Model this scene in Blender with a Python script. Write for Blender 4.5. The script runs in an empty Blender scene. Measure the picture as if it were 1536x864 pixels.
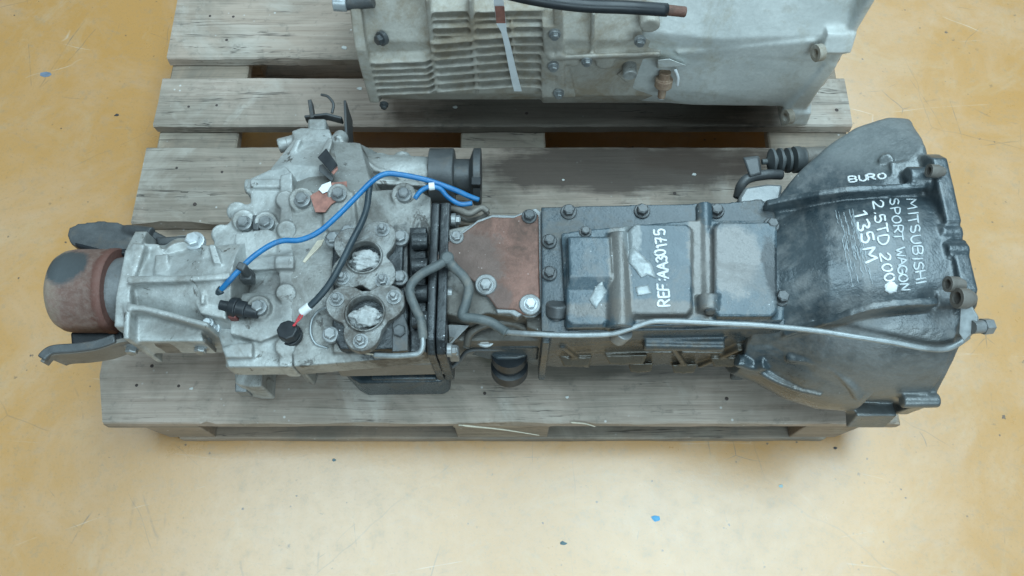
import bpy, bmesh, math, random
from mathutils import Vector, Matrix, noise as mnoise
from mathutils.bvhtree import BVHTree
random.seed(7)
S = bpy.context.scene
COL = S.collection
R = math.radians

# ------------------------------------------------------------------ camera, world, light, exposure
F = 1194.7                      # focal length in photo pixels (28 mm on a 36 mm wide sensor)
CAMZ, TILT = 1.304, R(22)
cd = bpy.data.cameras.new('camera'); cam = bpy.data.objects.new('camera', cd); COL.objects.link(cam)
cam.location = (0, 0, CAMZ); cam.rotation_euler = (TILT, 0, 0)
cd.lens = 28; cd.sensor_width = 36; cd.clip_start = .02; cd.clip_end = 60
S.camera = cam
w = bpy.data.worlds.new('World'); S.world = w; w.use_nodes = True
bg = w.node_tree.nodes['Background']; bg.inputs[0].default_value = (.80, .93, 1, 1); bg.inputs[1].default_value = .15

def area(name, loc, rot, sx, sy, power, col):
    l = bpy.data.lights.new(name, 'AREA'); l.shape = 'RECTANGLE'; l.size = sx; l.size_y = sy
    l.energy = power; l.color = col
    o = bpy.data.objects.new(name, l); COL.objects.link(o); o.location = loc; o.rotation_euler = rot
    return o
area('roof_light', (1.35, 2.3, 4.2), (0, 0, 0), 2.2, 5.8, 262, (.65, .89, 1))
area('roof_light', (-1.1, .35, 4.2), (0, 0, 0), 2.0, 1.5, 62, (.65, .89, 1))
area('door_light', (.9, -2.7, 2.7), (R(54), 0, R(8)), 3.0, 1.2, 84, (.65, .89, 1))
S.view_settings.view_transform = 'Standard'; S.view_settings.look = 'None'
S.view_settings.exposure = 0.14; S.view_settings.gamma = 1
S.render.engine = 'CYCLES'

# ------------------------------------------------------------------ measuring helpers: photo pixel -> place
FW = Vector((0, math.sin(TILT), -math.cos(TILT))); UP = Vector((0, math.cos(TILT), math.sin(TILT)))
CAM = Vector((0, 0, CAMZ))
def ray(px, py): return Vector((1, 0, 0))*((px-768)/F) - UP*((py-432)/F) + FW
def P(px, py, z):
    d = ray(px, py); return CAM + d*((z-CAMZ)/d.z)
def PX(px, py, x):
    d = ray(px, py); return CAM + d*(x/d.x)
def PY(px, py, y):
    d = ray(px, py); return CAM + d*(y/d.y)
def XY(pts, z): return [tuple(P(a, b, z)[:2]) for a, b in pts]

# ------------------------------------------------------------------ object helpers
WORLD = {}
def link(o, name, parent, basis):
    COL.objects.link(o)
    if parent is not None:
        o.parent = parent; o.matrix_parent_inverse = WORLD[parent].inverted()
    o.matrix_basis = basis; WORLD[o] = basis.copy()
    return o
def empty(name, loc, label, cat, group=None):
    o = bpy.data.objects.new(name, None); o.empty_display_size = .05
    link(o, name, None, Matrix.Translation(loc)); tag(o, label, cat, group); return o
def tag(o, label=None, cat=None, group=None, kind=None):
    if label: o['label'] = label
    if cat: o['category'] = cat
    if group: o['group'] = group
    if kind: o['kind'] = kind
    return o
def finish(me, sharp=None):
    for p in me.polygons: p.use_smooth = True
    if sharp is not None: me.set_sharp_from_angle(angle=R(sharp))
def obj(name, bm, m, parent=None, bev=0, sharp=35, seg=2):
    bmesh.ops.recalc_face_normals(bm, faces=bm.faces)
    me = bpy.data.meshes.new(name)
    lo = Vector([min(v.co[i] for v in bm.verts) for i in range(3)]); hi = Vector([max(v.co[i] for v in bm.verts) for i in range(3)])
    c = (lo+hi)/2; c.z = lo.z
    for v in bm.verts: v.co -= c
    bm.to_mesh(me); bm.free()
    if m: me.materials.append(m)
    finish(me, sharp)
    o = bpy.data.objects.new(name, me); link(o, name, parent, Matrix.Translation(c))
    if bev:
        b = o.modifiers.new('bevel', 'BEVEL'); b.width = bev; b.segments = seg; b.limit_method = 'ANGLE'; b.angle_limit = R(35); b.harden_normals = False
    return o
def cast(name, bm, m, parent, vox=.0025, it=3, rough=.0):
    """a casting: overlapping closed shapes fused and softened into one skin"""
    bmesh.ops.recalc_face_normals(bm, faces=bm.faces)
    me = bpy.data.meshes.new(name+'_raw'); bm.to_mesh(me); bm.free()
    t = bpy.data.objects.new(name+'_raw', me); COL.objects.link(t)
    r = t.modifiers.new('r', 'REMESH'); r.mode = 'VOXEL'; r.voxel_size = vox
    s = t.modifiers.new('s', 'SMOOTH'); s.factor = .5; s.iterations = it
    dg = bpy.context.evaluated_depsgraph_get(); dg.update()
    me2 = bpy.data.meshes.new_from_object(t.evaluated_get(dg)); me2.name = name
    bpy.data.objects.remove(t); bpy.data.meshes.remove(me)
    if rough:
        nv = [(v.co.copy(), v.normal.copy()) for v in me2.vertices]; fl_ = []
        for p, nn in nv: fl_ += list(p + nn*((mnoise.noise(p*38)*.6 + mnoise.noise(p*110)*.3)*rough))
        me2.vertices.foreach_set('co', fl_)
    b2 = bmesh.new(); b2.from_mesh(me2); bpy.data.meshes.remove(me2)
    return obj(name, b2, m, parent, sharp=None)

def prism(bm, pts, z0, z1, top=None):
    """closed prism over an XY outline; top = optional other outline at z1"""
    top = top or pts
    a = [bm.verts.new((x, y, z0)) for x, y in pts]; b = [bm.verts.new((x, y, z1)) for x, y in top]
    n = len(a); bm.faces.new(a[::-1]); bm.faces.new(b)
    for i in range(n): bm.faces.new((a[i], a[(i+1) % n], b[(i+1) % n], b[i]))
    return bm
def pp(bm, px, zt, zb): return prism(bm, XY(px, zt), zb, zt)
def rect(a, b, c, d): return [(a, b), (c, b), (c, d), (a, d)]
def pb(bm, a, b, c, d, zt, zb): return pp(bm, rect(a, b, c, d), zt, zb)
def box(bm, x0, x1, y0, y1, z0, z1): return prism(bm, [(x0, y0), (x1, y0), (x1, y1), (x0, y1)], z0, z1)
def xprism(bm, yz, x0, x1, yz1=None):
    yz1 = yz1 or yz
    a = [bm.verts.new((x0, y, z)) for y, z in yz]; b = [bm.verts.new((x1, y, z)) for y, z in yz1]
    n = len(a); bm.faces.new(a); bm.faces.new(b[::-1])
    for i in range(n): bm.faces.new((a[i], b[i], b[(i+1) % n], a[(i+1) % n]))
    return bm
def hull(bm, pts):
    vs = [bm.verts.new(p) for p in pts]
    r = bmesh.ops.convex_hull(bm, input=vs)
    bad = [g for g in r['geom_interior'] if isinstance(g, bmesh.types.BMVert)]
    if bad: bmesh.ops.delete(bm, geom=bad, context='VERTS')
    return bm
def soft(bm, pts, it=14, vox=.004):
    """a hull with generously rounded corners"""
    b0 = bmesh.new(); hull(b0, pts); bmesh.ops.recalc_face_normals(b0, faces=b0.faces)
    me = bpy.data.meshes.new('tmp'); b0.to_mesh(me); b0.free(); t = bpy.data.objects.new('tmp', me); COL.objects.link(t)
    r = t.modifiers.new('r', 'REMESH'); r.mode = 'VOXEL'; r.voxel_size = vox
    q = t.modifiers.new('s', 'SMOOTH'); q.factor = .5; q.iterations = it
    dg = bpy.context.evaluated_depsgraph_get(); dg.update(); m2 = bpy.data.meshes.new_from_object(t.evaluated_get(dg)); bm.from_mesh(m2)
    bpy.data.objects.remove(t); bpy.data.meshes.remove(me); bpy.data.meshes.remove(m2)
def frame(d):
    d = Vector(d).normalized(); u = Vector((0, 0, 1)) if abs(d.z) < .9 else Vector((0, 1, 0))
    a = d.cross(u).normalized(); return a, a.cross(d).normalized(), d
def spin(bm, prof, o, d, seg=24, rot=0):
    """solid of revolution: prof = [(distance along d, radius)]; a closed loop if first == last"""
    a, b, d = frame(d); o = Vector(o); loop = prof[0] == prof[-1] and len(prof) > 2
    pr = prof[:-1] if loop else prof; rings = []
    for s, r in pr:
        if r <= 1e-6: rings.append([bm.verts.new(o+d*s)])
        else: rings.append([bm.verts.new(o+d*s+(a*math.cos(rot+2*math.pi*i/seg)+b*math.sin(rot+2*math.pi*i/seg))*r) for i in range(seg)])
    m = len(rings)
    for k in range(m if loop else m-1):
        p, q = rings[k], rings[(k+1) % m]
        for i in range(seg):
            j = (i+1) % seg
            if len(p) == 1 and len(q) == 1: continue
            if len(p) == 1: bm.faces.new((p[0], q[j], q[i]))
            elif len(q) == 1: bm.faces.new((p[i], p[j], q[0]))
            else: bm.faces.new((p[i], p[j], q[j], q[i]))
    if not loop:
        if len(rings[0]) > 1: bm.faces.new(rings[0][::-1])
        if len(rings[-1]) > 1: bm.faces.new(rings[-1])
    return bm
def cyl(bm, p0, p1, r0, r1=None, seg=20):
    p0, p1 = Vector(p0), Vector(p1); r1 = r0 if r1 is None else r1
    return spin(bm, [(0, r0), ((p1-p0).length, r1)], p0, p1-p0, seg)
def smooth_path(pts, n=8):
    pts = [Vector(p) for p in pts]; out = []
    q = [pts[0]*2-pts[1]] + pts + [pts[-1]*2-pts[-2]]
    for i in range(1, len(q)-2):
        for k in range(n):
            t = k/n; a, b, c, d = q[i-1], q[i], q[i+1], q[i+2]
            out.append(.5*((2*b)+(c-a)*t+(2*a-5*b+4*c-d)*t*t+(3*b-a-3*c+d)*t*t*t))
    out.append(pts[-1]); return out
def tube(bm, pts, r, seg=10, smooth=8, r1=None):
    pts = smooth_path(pts, smooth) if smooth else [Vector(p) for p in pts]
    n = len(pts); prev = None; rings = []
    for i, p in enumerate(pts):
        d = (pts[min(i+1, n-1)]-pts[max(i-1, 0)]).normalized()
        if prev is None: a, b, _ = frame(d)
        else:
            a = (prev - d*prev.dot(d)).normalized(); b = d.cross(a)
        prev = a; rr = r if r1 is None else r+(r1-r)*i/(n-1)
        rings.append([bm.verts.new(p+(a*math.cos(2*math.pi*k/seg)+b*math.sin(2*math.pi*k/seg))*rr) for k in range(seg)])
    for i in range(n-1):
        for k in range(seg):
            j = (k+1) % seg; bm.faces.new((rings[i][k], rings[i][j], rings[i+1][j], rings[i+1][k]))
    bm.faces.new(rings[0][::-1]); bm.faces.new(rings[-1]); return bm
def wall(bm, path, zt, zb, th):
    """upright plate along an XY path with per-point or constant top and bottom heights"""
    pts = [Vector(p) for p in path]; n = len(pts)
    T = zt if isinstance(zt, (list, tuple)) else [zt]*n; B = zb if isinstance(zb, (list, tuple)) else [zb]*n
    rows = []
    for i, p in enumerate(pts):
        d = (pts[min(i+1, n-1)]-pts[max(i-1, 0)]).normalized(); s = Vector((-d.y, d.x))*th/2
        rows.append([bm.verts.new((*(p+s), B[i])), bm.verts.new((*(p-s), B[i])), bm.verts.new((*(p-s), T[i])), bm.verts.new((*(p+s), T[i]))])
    for i in range(n-1):
        for k in range(4):
            j = (k+1) % 4; bm.faces.new((rows[i][k], rows[i][j], rows[i+1][j], rows[i+1][k]))
    bm.faces.new(rows[0][::-1]); bm.faces.new(rows[-1]); return bm
BM = bmesh.new

# ------------------------------------------------------------------ materials
class NT:
    def __init__(s, name):
        s.m = bpy.data.materials.new(name); s.m.use_nodes = True; s.t = s.m.node_tree; s.b = s.t.nodes['Principled BSDF']
    def n(s, typ, **kw):
        x = s.t.nodes.new(typ)
        for k, v in kw.items(): setattr(x, k, v)
        return x
    def l(s, a, b): s.t.links.new(a, b)
    def pos(s, kind='world', scale=(1, 1, 1), off=None):
        if kind == 'world': o = s.n('ShaderNodeNewGeometry').outputs['Position']
        else: o = s.n('ShaderNodeTexCoord').outputs['Object']
        mp = s.n('ShaderNodeMapping'); mp.inputs['Scale'].default_value = scale; s.l(o, mp.inputs['Vector'])
        if kind == 'board':
            oi = s.n('ShaderNodeObjectInfo'); mu = s.n('ShaderNodeVectorMath', operation='SCALE'); mu.inputs[0].default_value = (37, 53, 11)
            s.l(oi.outputs['Random'], mu.inputs['Scale']); s.l(mu.outputs[0], mp.inputs['Location'])
        return mp.outputs[0]
    def noise(s, v, scale, det=5, rough=.6, dist=0):
        x = s.n('ShaderNodeTexNoise'); x.inputs['Scale'].default_value = scale; x.inputs['Detail'].default_value = det
        x.inputs['Roughness'].default_value = rough; x.inputs['Distortion'].default_value = dist; s.l(v, x.inputs['Vector']); return x.outputs['Fac']
    def ramp(s, v, a, b, c0=0., c1=1.):
        x = s.n('ShaderNodeMapRange'); x.inputs[1].default_value = a; x.inputs[2].default_value = b; x.inputs[3].default_value = c0; x.inputs[4].default_value = c1
        s.l(v, x.inputs[0]); return x.outputs[0]
    def math(s, op, a, b=None):
        x = s.n('ShaderNodeMath', operation=op)
        for i, q in enumerate((a, b)):
            if q is None: continue
            if isinstance(q, (int, float)): x.inputs[i].default_value = q
            else: s.l(q, x.inputs[i])
        return x.outputs[0]
    def mix(s, f, a, b):
        x = s.n('ShaderNodeMix', data_type='RGBA'); s.l(f, x.inputs[0]) if not isinstance(f, (int, float)) else setattr(x.inputs[0], 'default_value', f)
        for i, q in ((6, a), (7, b)):
            if isinstance(q, tuple): x.inputs[i].default_value = (*q, 1)
            else: s.l(q, x.inputs[i])
        return x.outputs[2]
    def bump(s, h, dist, st=.6, prev=None):
        x = s.n('ShaderNodeBump'); x.inputs['Strength'].default_value = st; x.inputs['Distance'].default_value = dist; s.l(h, x.inputs['Height'])
        if prev: s.l(prev, x.inputs['Normal'])
        return x.outputs[0]
    def out(s, col=None, rough=None, metal=0, nrm=None, spec=None):
        for k, v in (('Base Color', col), ('Roughness', rough), ('Metallic', metal), ('Normal', nrm), ('Specular IOR Level', spec)):
            if v is None: continue
            if isinstance(v, tuple): s.b.inputs[k].default_value = (*v, 1)
            elif isinstance(v, (int, float)): s.b.inputs[k].default_value = v
            else: s.l(v, s.b.inputs[k])
        return s.m
def metal(name, c1, c2, dirt, dcover=.5, scale=14, rough=(.4, .65), met=0., bump=.0006, speck=None, spec=.5, c3=None, c3cover=.6, zones=(), spk=.56):
    """cast or painted metal: two tones, smears of dirt with shapes of their own, fine pitting"""
    t = NT(name); v = t.pos()
    n1 = t.noise(v, scale, 6, .65, .4); n2 = t.noise(v, scale*.55, 7, .7, 1.1); n3 = t.noise(v, scale*18, 3, .6); n4 = t.noise(v, scale*5, 5, .7)
    c = t.mix(t.ramp(n1, .35, .68), c1, c2)
    d = t.ramp(t.math('ADD', n2, t.math('MULTIPLY', t.math('SUBTRACT', n4, .5), .35)), dcover-.06, dcover+.16)
    c = t.mix(t.math('MULTIPLY', d, .85), c, dirt)
    if c3:
        n5 = t.noise(t.pos(off=1, scale=(1.3, .9, 1.1)), scale*.8, 6, .75, 1.6)
        c = t.mix(t.ramp(n5, c3cover, c3cover+.05), c, c3)
    for (ce, ra, col, k) in zones:                                   # stains and bare areas with a place and shape of their own
        su = t.n('ShaderNodeVectorMath', operation='SUBTRACT'); t.l(v, su.inputs[0]); su.inputs[1].default_value = ce
        di = t.n('ShaderNodeVectorMath', operation='DIVIDE'); t.l(su.outputs[0], di.inputs[0]); di.inputs[1].default_value = ra
        le = t.n('ShaderNodeVectorMath', operation='LENGTH'); t.l(di.outputs[0], le.inputs[0])
        e_ = t.math('ADD', le.outputs['Value'], t.math('ADD', t.math('MULTIPLY', t.math('SUBTRACT', n2, .5), 1.6), t.math('MULTIPLY', t.math('SUBTRACT', n4, .5), .9)))
        c = t.mix(t.ramp(e_, 1.12, .82, 0, k), c, col)
    c = t.mix(t.ramp(n3, .3, .75, .0, .22), c, tuple(x*.45 for x in c1))
    if speck:
        vo = t.n('ShaderNodeTexVoronoi'); vo.inputs['Scale'].default_value = 170; t.l(v, vo.inputs['Vector'])
        msk = t.math('MULTIPLY', t.ramp(vo.outputs['Distance'], .16, .07), t.ramp(t.noise(v, 34, 3, .7), spk, spk+.05))
        c = t.mix(msk, c, speck)
    r = t.ramp(t.math('ADD', t.math('MULTIPLY', n1, .4), t.math('MULTIPLY', d, .6)), .15, .75, rough[0], rough[1])
    h = t.math('ADD', t.math('MULTIPLY', n3, .5), t.math('MULTIPLY', n4, 1.0))
    return t.out(c, r, met, t.bump(h, bump, .7), spec)
def plain(name, c, rough=.5, met=0., var=.25, scale=40, spec=.5, bump=.0002):
    t = NT(name); v = t.pos(); n = t.noise(v, scale, 5, .65)
    return t.out(t.mix(t.ramp(n, .3, .7), tuple(x*(1-var) for x in c), tuple(min(1, x*(1+var)) for x in c)), t.ramp(n, .3, .7, max(0, rough-.1), min(1, rough+.12)), met, t.bump(n, bump, .5), spec)

M = {}
M['alu'] = metal('dusty_aluminium', (.33, .35, .345), (.5, .52, .51), (.2, .192, .175), .51, 18, (.42, .62), .25, .0011, spec=.5, c3=(.11, .105, .095), c3cover=.59, speck=(.7, .72, .72), zones=[((-.325, .365, .34), (.045, .035, .06), (.12, .115, .105), .65), ((-.29, .40, .345), (.03, .02, .05), (.14, .13, .12), .6), ((-.30, .50, .33), (.03, .025, .06), (.16, .15, .14), .55), ((-.42, .33, .33), (.05, .015, .05), (.17, .16, .145), .55), ((-.24, .60, .30), (.05, .04, .06), (.2, .19, .175), .5)])
M['alu_mid'] = metal('grimy_aluminium', (.26, .265, .25), (.36, .37, .36), (.14, .13, .115), .5, 17, (.4, .6), .25,   .0013, speck=(.6, .62, .62), c3=(.09, .085, .078), c3cover=.6, zones=[((-.15, .375, .35), (.08, .09, .2), (.026, .028, .03), .93), ((-.03, .34, .34), (.09, .05, .09), (.06, .052, .042), .8)])
M['alu_oily'] = metal('oily_aluminium', (.03, .036, .04), (.075, .085, .09), (.016, .018, .02), .5, 22, (.22, .5), .3, .0012, speck=(.5, .53, .55), c3=(.22, .235, .24), c3cover=.63)
M['plate'] = metal('plated_flange', (.2, .21, .208), (.34, .35, .34), (.075, .06, .048), .47, 40, (.35, .6), .4, .001, c3=(.06, .06, .06), c3cover=.6)
M['black'] = metal('black_painted_casting', (.035, .053, .064), (.085, .11, .123), (.2, .21, .21), .49, 14, (.27, .5), .2, .0010, speck=(.55, .6, .62), spec=.9, spk=.62, zones=[((.49, .575, .40), (.085, .06, .12), (.22, .24, .24), .6), ((.45, .255, .36), (.085, .06, .12), (.17, .175, .168), .5), ((.40, .28, .28), (.08, .05, .05), (.12, .1, .075), .45)])
M['black_low'] = metal('oily_black_casting', (.03, .046, .056), (.065, .085, .098), (.13, .12, .105), .56, 18, (.24, .55), .1, .0007, speck=(.4, .42, .42), spk=.6, zones=[((.17, .30, .28), (.2, .03, .07), (.11, .085, .055), .75)])
M['cover'] = metal('worn_black_cover', (.042, .07, .088), (.085, .118, .138), (.2, .2, .195), .55, 19, (.22, .5), .1, .0007, speck=(.62, .66, .68), spk=.58, zones=[((.131, .375, .40), (.014, .08, .05), (.17, .16, .145), .8), ((.233, .395, .40), (.015, .08, .05), (.2, .19, .175), .8), ((.272, .40, .41), (.036, .05, .05), (.19, .185, .178), .85), ((.318, .385, .41), (.012, .045, .05), (.02, .026, .03), .9), ((.148, .435, .41), (.012, .03, .05), (.26, .28, .28), .7), ((.15, .335, .40), (.1, .012, .04), (.17, .15, .13), .6)])
M['rust_panel'] = metal('rusty_panel', (.15, .07, .05), (.27, .138, .105), (.085, .055, .043), .5, 26, (.5, .72), .1, .0012, speck=(.5, .42, .38), spk=.58, zones=[((-.055, .405, .38), (.045, .055, .05), (.12, .085, .072), .85), ((-.02, .36, .38), (.02, .02, .05), (.1, .07, .06), .7)])
M['rust_drum'] = None
M['steel'] = metal('dull_steel', (.2, .215, .22), (.3, .315, .32), (.12, .1, .085), .6, 30, (.4, .6), .4, .0004)
M['dark_steel'] = metal('dark_steel', (.07, .076, .08), (.12, .128, .132), (.15, .13, .11), .6, 28, (.45, .65), .3, .0005)
M['tan_steel'] = metal('dusty_steel_bracket', (.16, .15, .135), (.22, .205, .185), (.09, .08, .07), .58, 25, (.5, .7), .2, .0005)
M['bolt'] = metal('bolt_steel', (.22, .235, .24), (.36, .38, .385), (.1, .085, .07), .6, 60, (.35, .55), .5, .0002)
M['bolt_dark'] = metal('oily_bolt_steel', (.06, .066, .07), (.12, .13, .135), (.2, .19, .18), .6, 60, (.35, .55), .4, .0002)
M['bolt_bright'] = plain('bright_bolt_steel', (.5, .54, .56), .38, .5)
M['rubber'] = plain('grey_rubber', (.075, .085, .088), .55)
M['hose'] = metal('dusty_grey_hose', (.07, .085, .088), (.13, .148, .15), (.2, .19, .17), .55, 40, (.5, .7), 0, .0005)
M['black_plastic'] = plain('black_plastic', (.018, .022, .026), .4)
M['blue'] = metal('blue_cable_sheath', (.01, .13, .34), (.02, .2, .45), (.08, .13, .19), .6, 45, (.35, .6), 0, .0003)
M['grey_cable'] = plain('dark_cable_sheath', (.03, .045, .055), .42)
M['red_wire'] = plain('red_wire', (.5, .04, .05), .45)
M['white'] = plain('white_plastic', (.74, .78, .8), .45, 0, .08)
M['pipe'] = plain('dull_zinc_pipe', (.3, .33, .34), .42, .4, .25, 90)
M['paper'] = metal('grubby_white_paper', (.38, .4, .4), (.55, .57, .57), (.14, .13, .12), .55, 60, (.8, .9), 0, .0006)
M['paint'] = metal('white_paint_marker', (.7, .74, .76), (.86, .89, .9), (.6, .64, .66), .6, 60, (.45, .6), 0, .0003, c3=(.16, .2, .22), c3cover=.68)
M['faint_paint'] = metal('thin_grey_paint_marker', (.5, .56, .59), (.68, .73, .75), (.4, .46, .48), .55, 60, (.45, .6), 0, .0003, c3=(.2, .24, .26), c3cover=.68)
M['copper_tape'] = plain('brown_tape', (.3, .135, .105), .6, 0, .35, 120)
M['straw'] = plain('pale_raw_wood', (.55, .5, .4), .8, 0, .15, 150)
M['bare_patch'] = metal('bare_silver_patch', (.3, .34, .35), (.46, .5, .51), (.12, .14, .15), .52, 60, (.4, .6), .2, .0004)
M['tan_cast'] = metal('dust_covered_aluminium', (.34, .32, .28), (.5, .48, .43), (.27, .215, .15), .5, 15, (.55, .8), .1, .001, spec=.35)
M['tan_bell'] = metal('pale_dusty_aluminium', (.52, .545, .53), (.66, .68, .66), (.37, .33, .25), .56, 11, (.5, .72), .15, .0006, spec=.4)

def drum_mat():
    t = NT('rusty_drum'); v = t.pos(); n = t.noise(v, 26, 7, .7, .8); f = t.noise(v, 160, 4, .7)
    c = t.mix(t.ramp(n, .35, .65), (.15, .088, .072), (.24, .15, .125))
    c = t.mix(t.ramp(f, .4, .75, 0, .5), c, (.33, .27, .235))
    sx = t.n('ShaderNodeSeparateXYZ'); t.l(v, sx.inputs[0])
    e = t.math('ADD', sx.outputs[0], t.math('MULTIPLY', t.math('SUBTRACT', n, .5), .06))
    c = t.mix(t.ramp(e, -.577, -.598, 0, .75), c, (.36, .32, .25))            # dust caked round the end
    a = t.n('ShaderNodeVectorMath', operation='DISTANCE'); t.l(v, a.inputs[0]); a.inputs[1].default_value = (-.574, .41, .37)
    dd = t.math('ADD', a.outputs['Value'], t.math('MULTIPLY', t.math('SUBTRACT', n, .5), .03))
    c = t.mix(t.ramp(dd, .031, .024), c, (.075, .085, .09))                     # bare oily patch
    c = t.mix(t.ramp(e, -.538, -.532, 0, .75), c, (.13, .05, .038))                # red rust round the rim
    return t.out(c, t.ramp(n, .3, .7, .55, .75), .1, t.bump(f, .0008, .8), .4)
M['rust_drum'] = drum_mat()

def wood_mat(name, tone=1.14, warm=0., stain=None):
    t = NT(name); v = t.pos('board'); raw = t.pos()
    g = t.pos('board', (2.2, 60, 60)); g2 = t.pos('board', (5, 210, 210))
    n1 = t.noise(g, 1.6, 6, .7, 1.2); n2 = t.noise(g2, 1, 4, .7, .3); n3 = t.noise(v, 6, 5, .65, .6); n4 = t.noise(v, 55, 4, .7)
    c = t.mix(t.ramp(n1, .3, .72), (.28*tone, (.225-.01*warm)*tone, (.185-.03*warm)*tone), (.455*tone, (.388-.03*warm)*tone, (.335-.07*warm)*tone))
    oi = t.n('ShaderNodeObjectInfo'); c = t.mix(t.math('MULTIPLY', oi.outputs['Random'], .45), c, (.3*tone, .225*tone, .165*tone))
    n5 = t.noise(v, 2.6, 6, .72, .8)
    c = t.mix(t.ramp(n5, .4, .58, 0, .8), c, t.mix(t.ramp(n1, .3, .7), (.15*tone, .128*tone, .102*tone), (.27*tone, .24*tone, .2*tone)))
    c = t.mix(t.ramp(n3, .54, .7, 0, .55), c, (.47*tone, (.445-.03*warm)*tone, (.4-.08*warm)*tone))
    c = t.mix(t.ramp(n2, .56, .78, 0, .6), c, (.1, .088, .07))
    c = t.mix(t.ramp(n4, .58, .72, 0, .55), c, (.15, .138, .12))
    vp = t.n('ShaderNodeTexVoronoi'); vp.inputs['Scale'].default_value = 60; t.l(v, vp.inputs['Vector'])
    c = t.mix(t.math('MULTIPLY', t.ramp(vp.outputs['Distance'], .14, .07, 0, .7), t.ramp(t.noise(v, 25, 2), .54, .62)), c, (.62, .62, .6))
    n7 = t.noise(t.pos('board', (1.1, 26, 26)), 1.3, 5, .6, .8)
    c = t.mix(t.math('MULTIPLY', t.ramp(t.math('ABSOLUTE', t.math('SUBTRACT', n7, .5)), .009, .002, 0, .85), t.ramp(n3, .46, .56)), c, (.05, .042, .034))
    # knots
    vo = t.n('ShaderNodeTexVoronoi'); vo.inputs['Scale'].default_value = 1; t.l(t.pos('board', (3.2, 9, 9)), vo.inputs['Vector'])
    c = t.mix(t.ramp(t.math('ADD', vo.outputs['Distance'], t.math('MULTIPLY', n3, .12)), .17, .11, 0, .75), c, (.075, .06, .048))
    rough = t.ramp(n1, .2, .8, .55, .75)
    if stain:  # oil stain, dark patches, and the shade painted on the second board
        for (cx, cy, rx, ry, col, k) in stain:
            sx = t.n('ShaderNodeSeparateXYZ'); t.l(raw, sx.inputs[0])
            ex = t.math('DIVIDE', t.math('SUBTRACT', sx.outputs[0], cx), rx); ey = t.math('DIVIDE', t.math('SUBTRACT', sx.outputs[1], cy), ry)
            d = t.math('SQRT', t.math('ADD', t.math('MULTIPLY', ex, ex), t.math('MULTIPLY', ey, ey)))
            sn = t.noise(raw, 9, 5, .6, .5); gn = t.noise(t.pos('world', (9, 130, 130)), 1, 4, .7)
            d = t.math('ADD', d, t.math('ADD', t.math('MULTIPLY', t.math('SUBTRACT', sn, .5), .9), t.math('MULTIPLY', t.math('SUBTRACT', gn, .5), .7)))
            c = t.mix(t.ramp(d, 1.12, .78, 0, k), c, col)
    h = t.math('ADD', t.math('MULTIPLY', n1, 1.), t.math('MULTIPLY', n2, .6))
    return t.out(c, rough, 0, t.bump(h, .0011, .6), .4)
M['wood'] = wood_mat('weathered_pallet_wood')
M['wood_stained'] = wood_mat('oil_stained_pallet_wood', stain=[(.18, .685, .25, .05, (.062, .046, .037), .88), (.33, .70, .12, .03, (.07, .048, .036), .75)])
M['wood_front'] = wood_mat('dark_patched_pallet_wood', 1.14, 0, stain=[(.08, .35, .12, .035, (.085, .078, .06), .6), (.3, .35, .22, .03, (.1, .095, .085), .5), (-.02, .36, .035, .02, (.06, .06, .035), .6)])  # front board: darker patches along its far half
M['wood_second'] = wood_mat('shade_darkened_pallet_wood', 1.14, 0, stain=[(.15, .79, .30, .075, (.075, .068, .055), .7)])  # shade beneath the rear gearbox painted into the second board's colour
M['wood_low'] = wood_mat('pallet_underside_wood', .95, .7)

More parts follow.
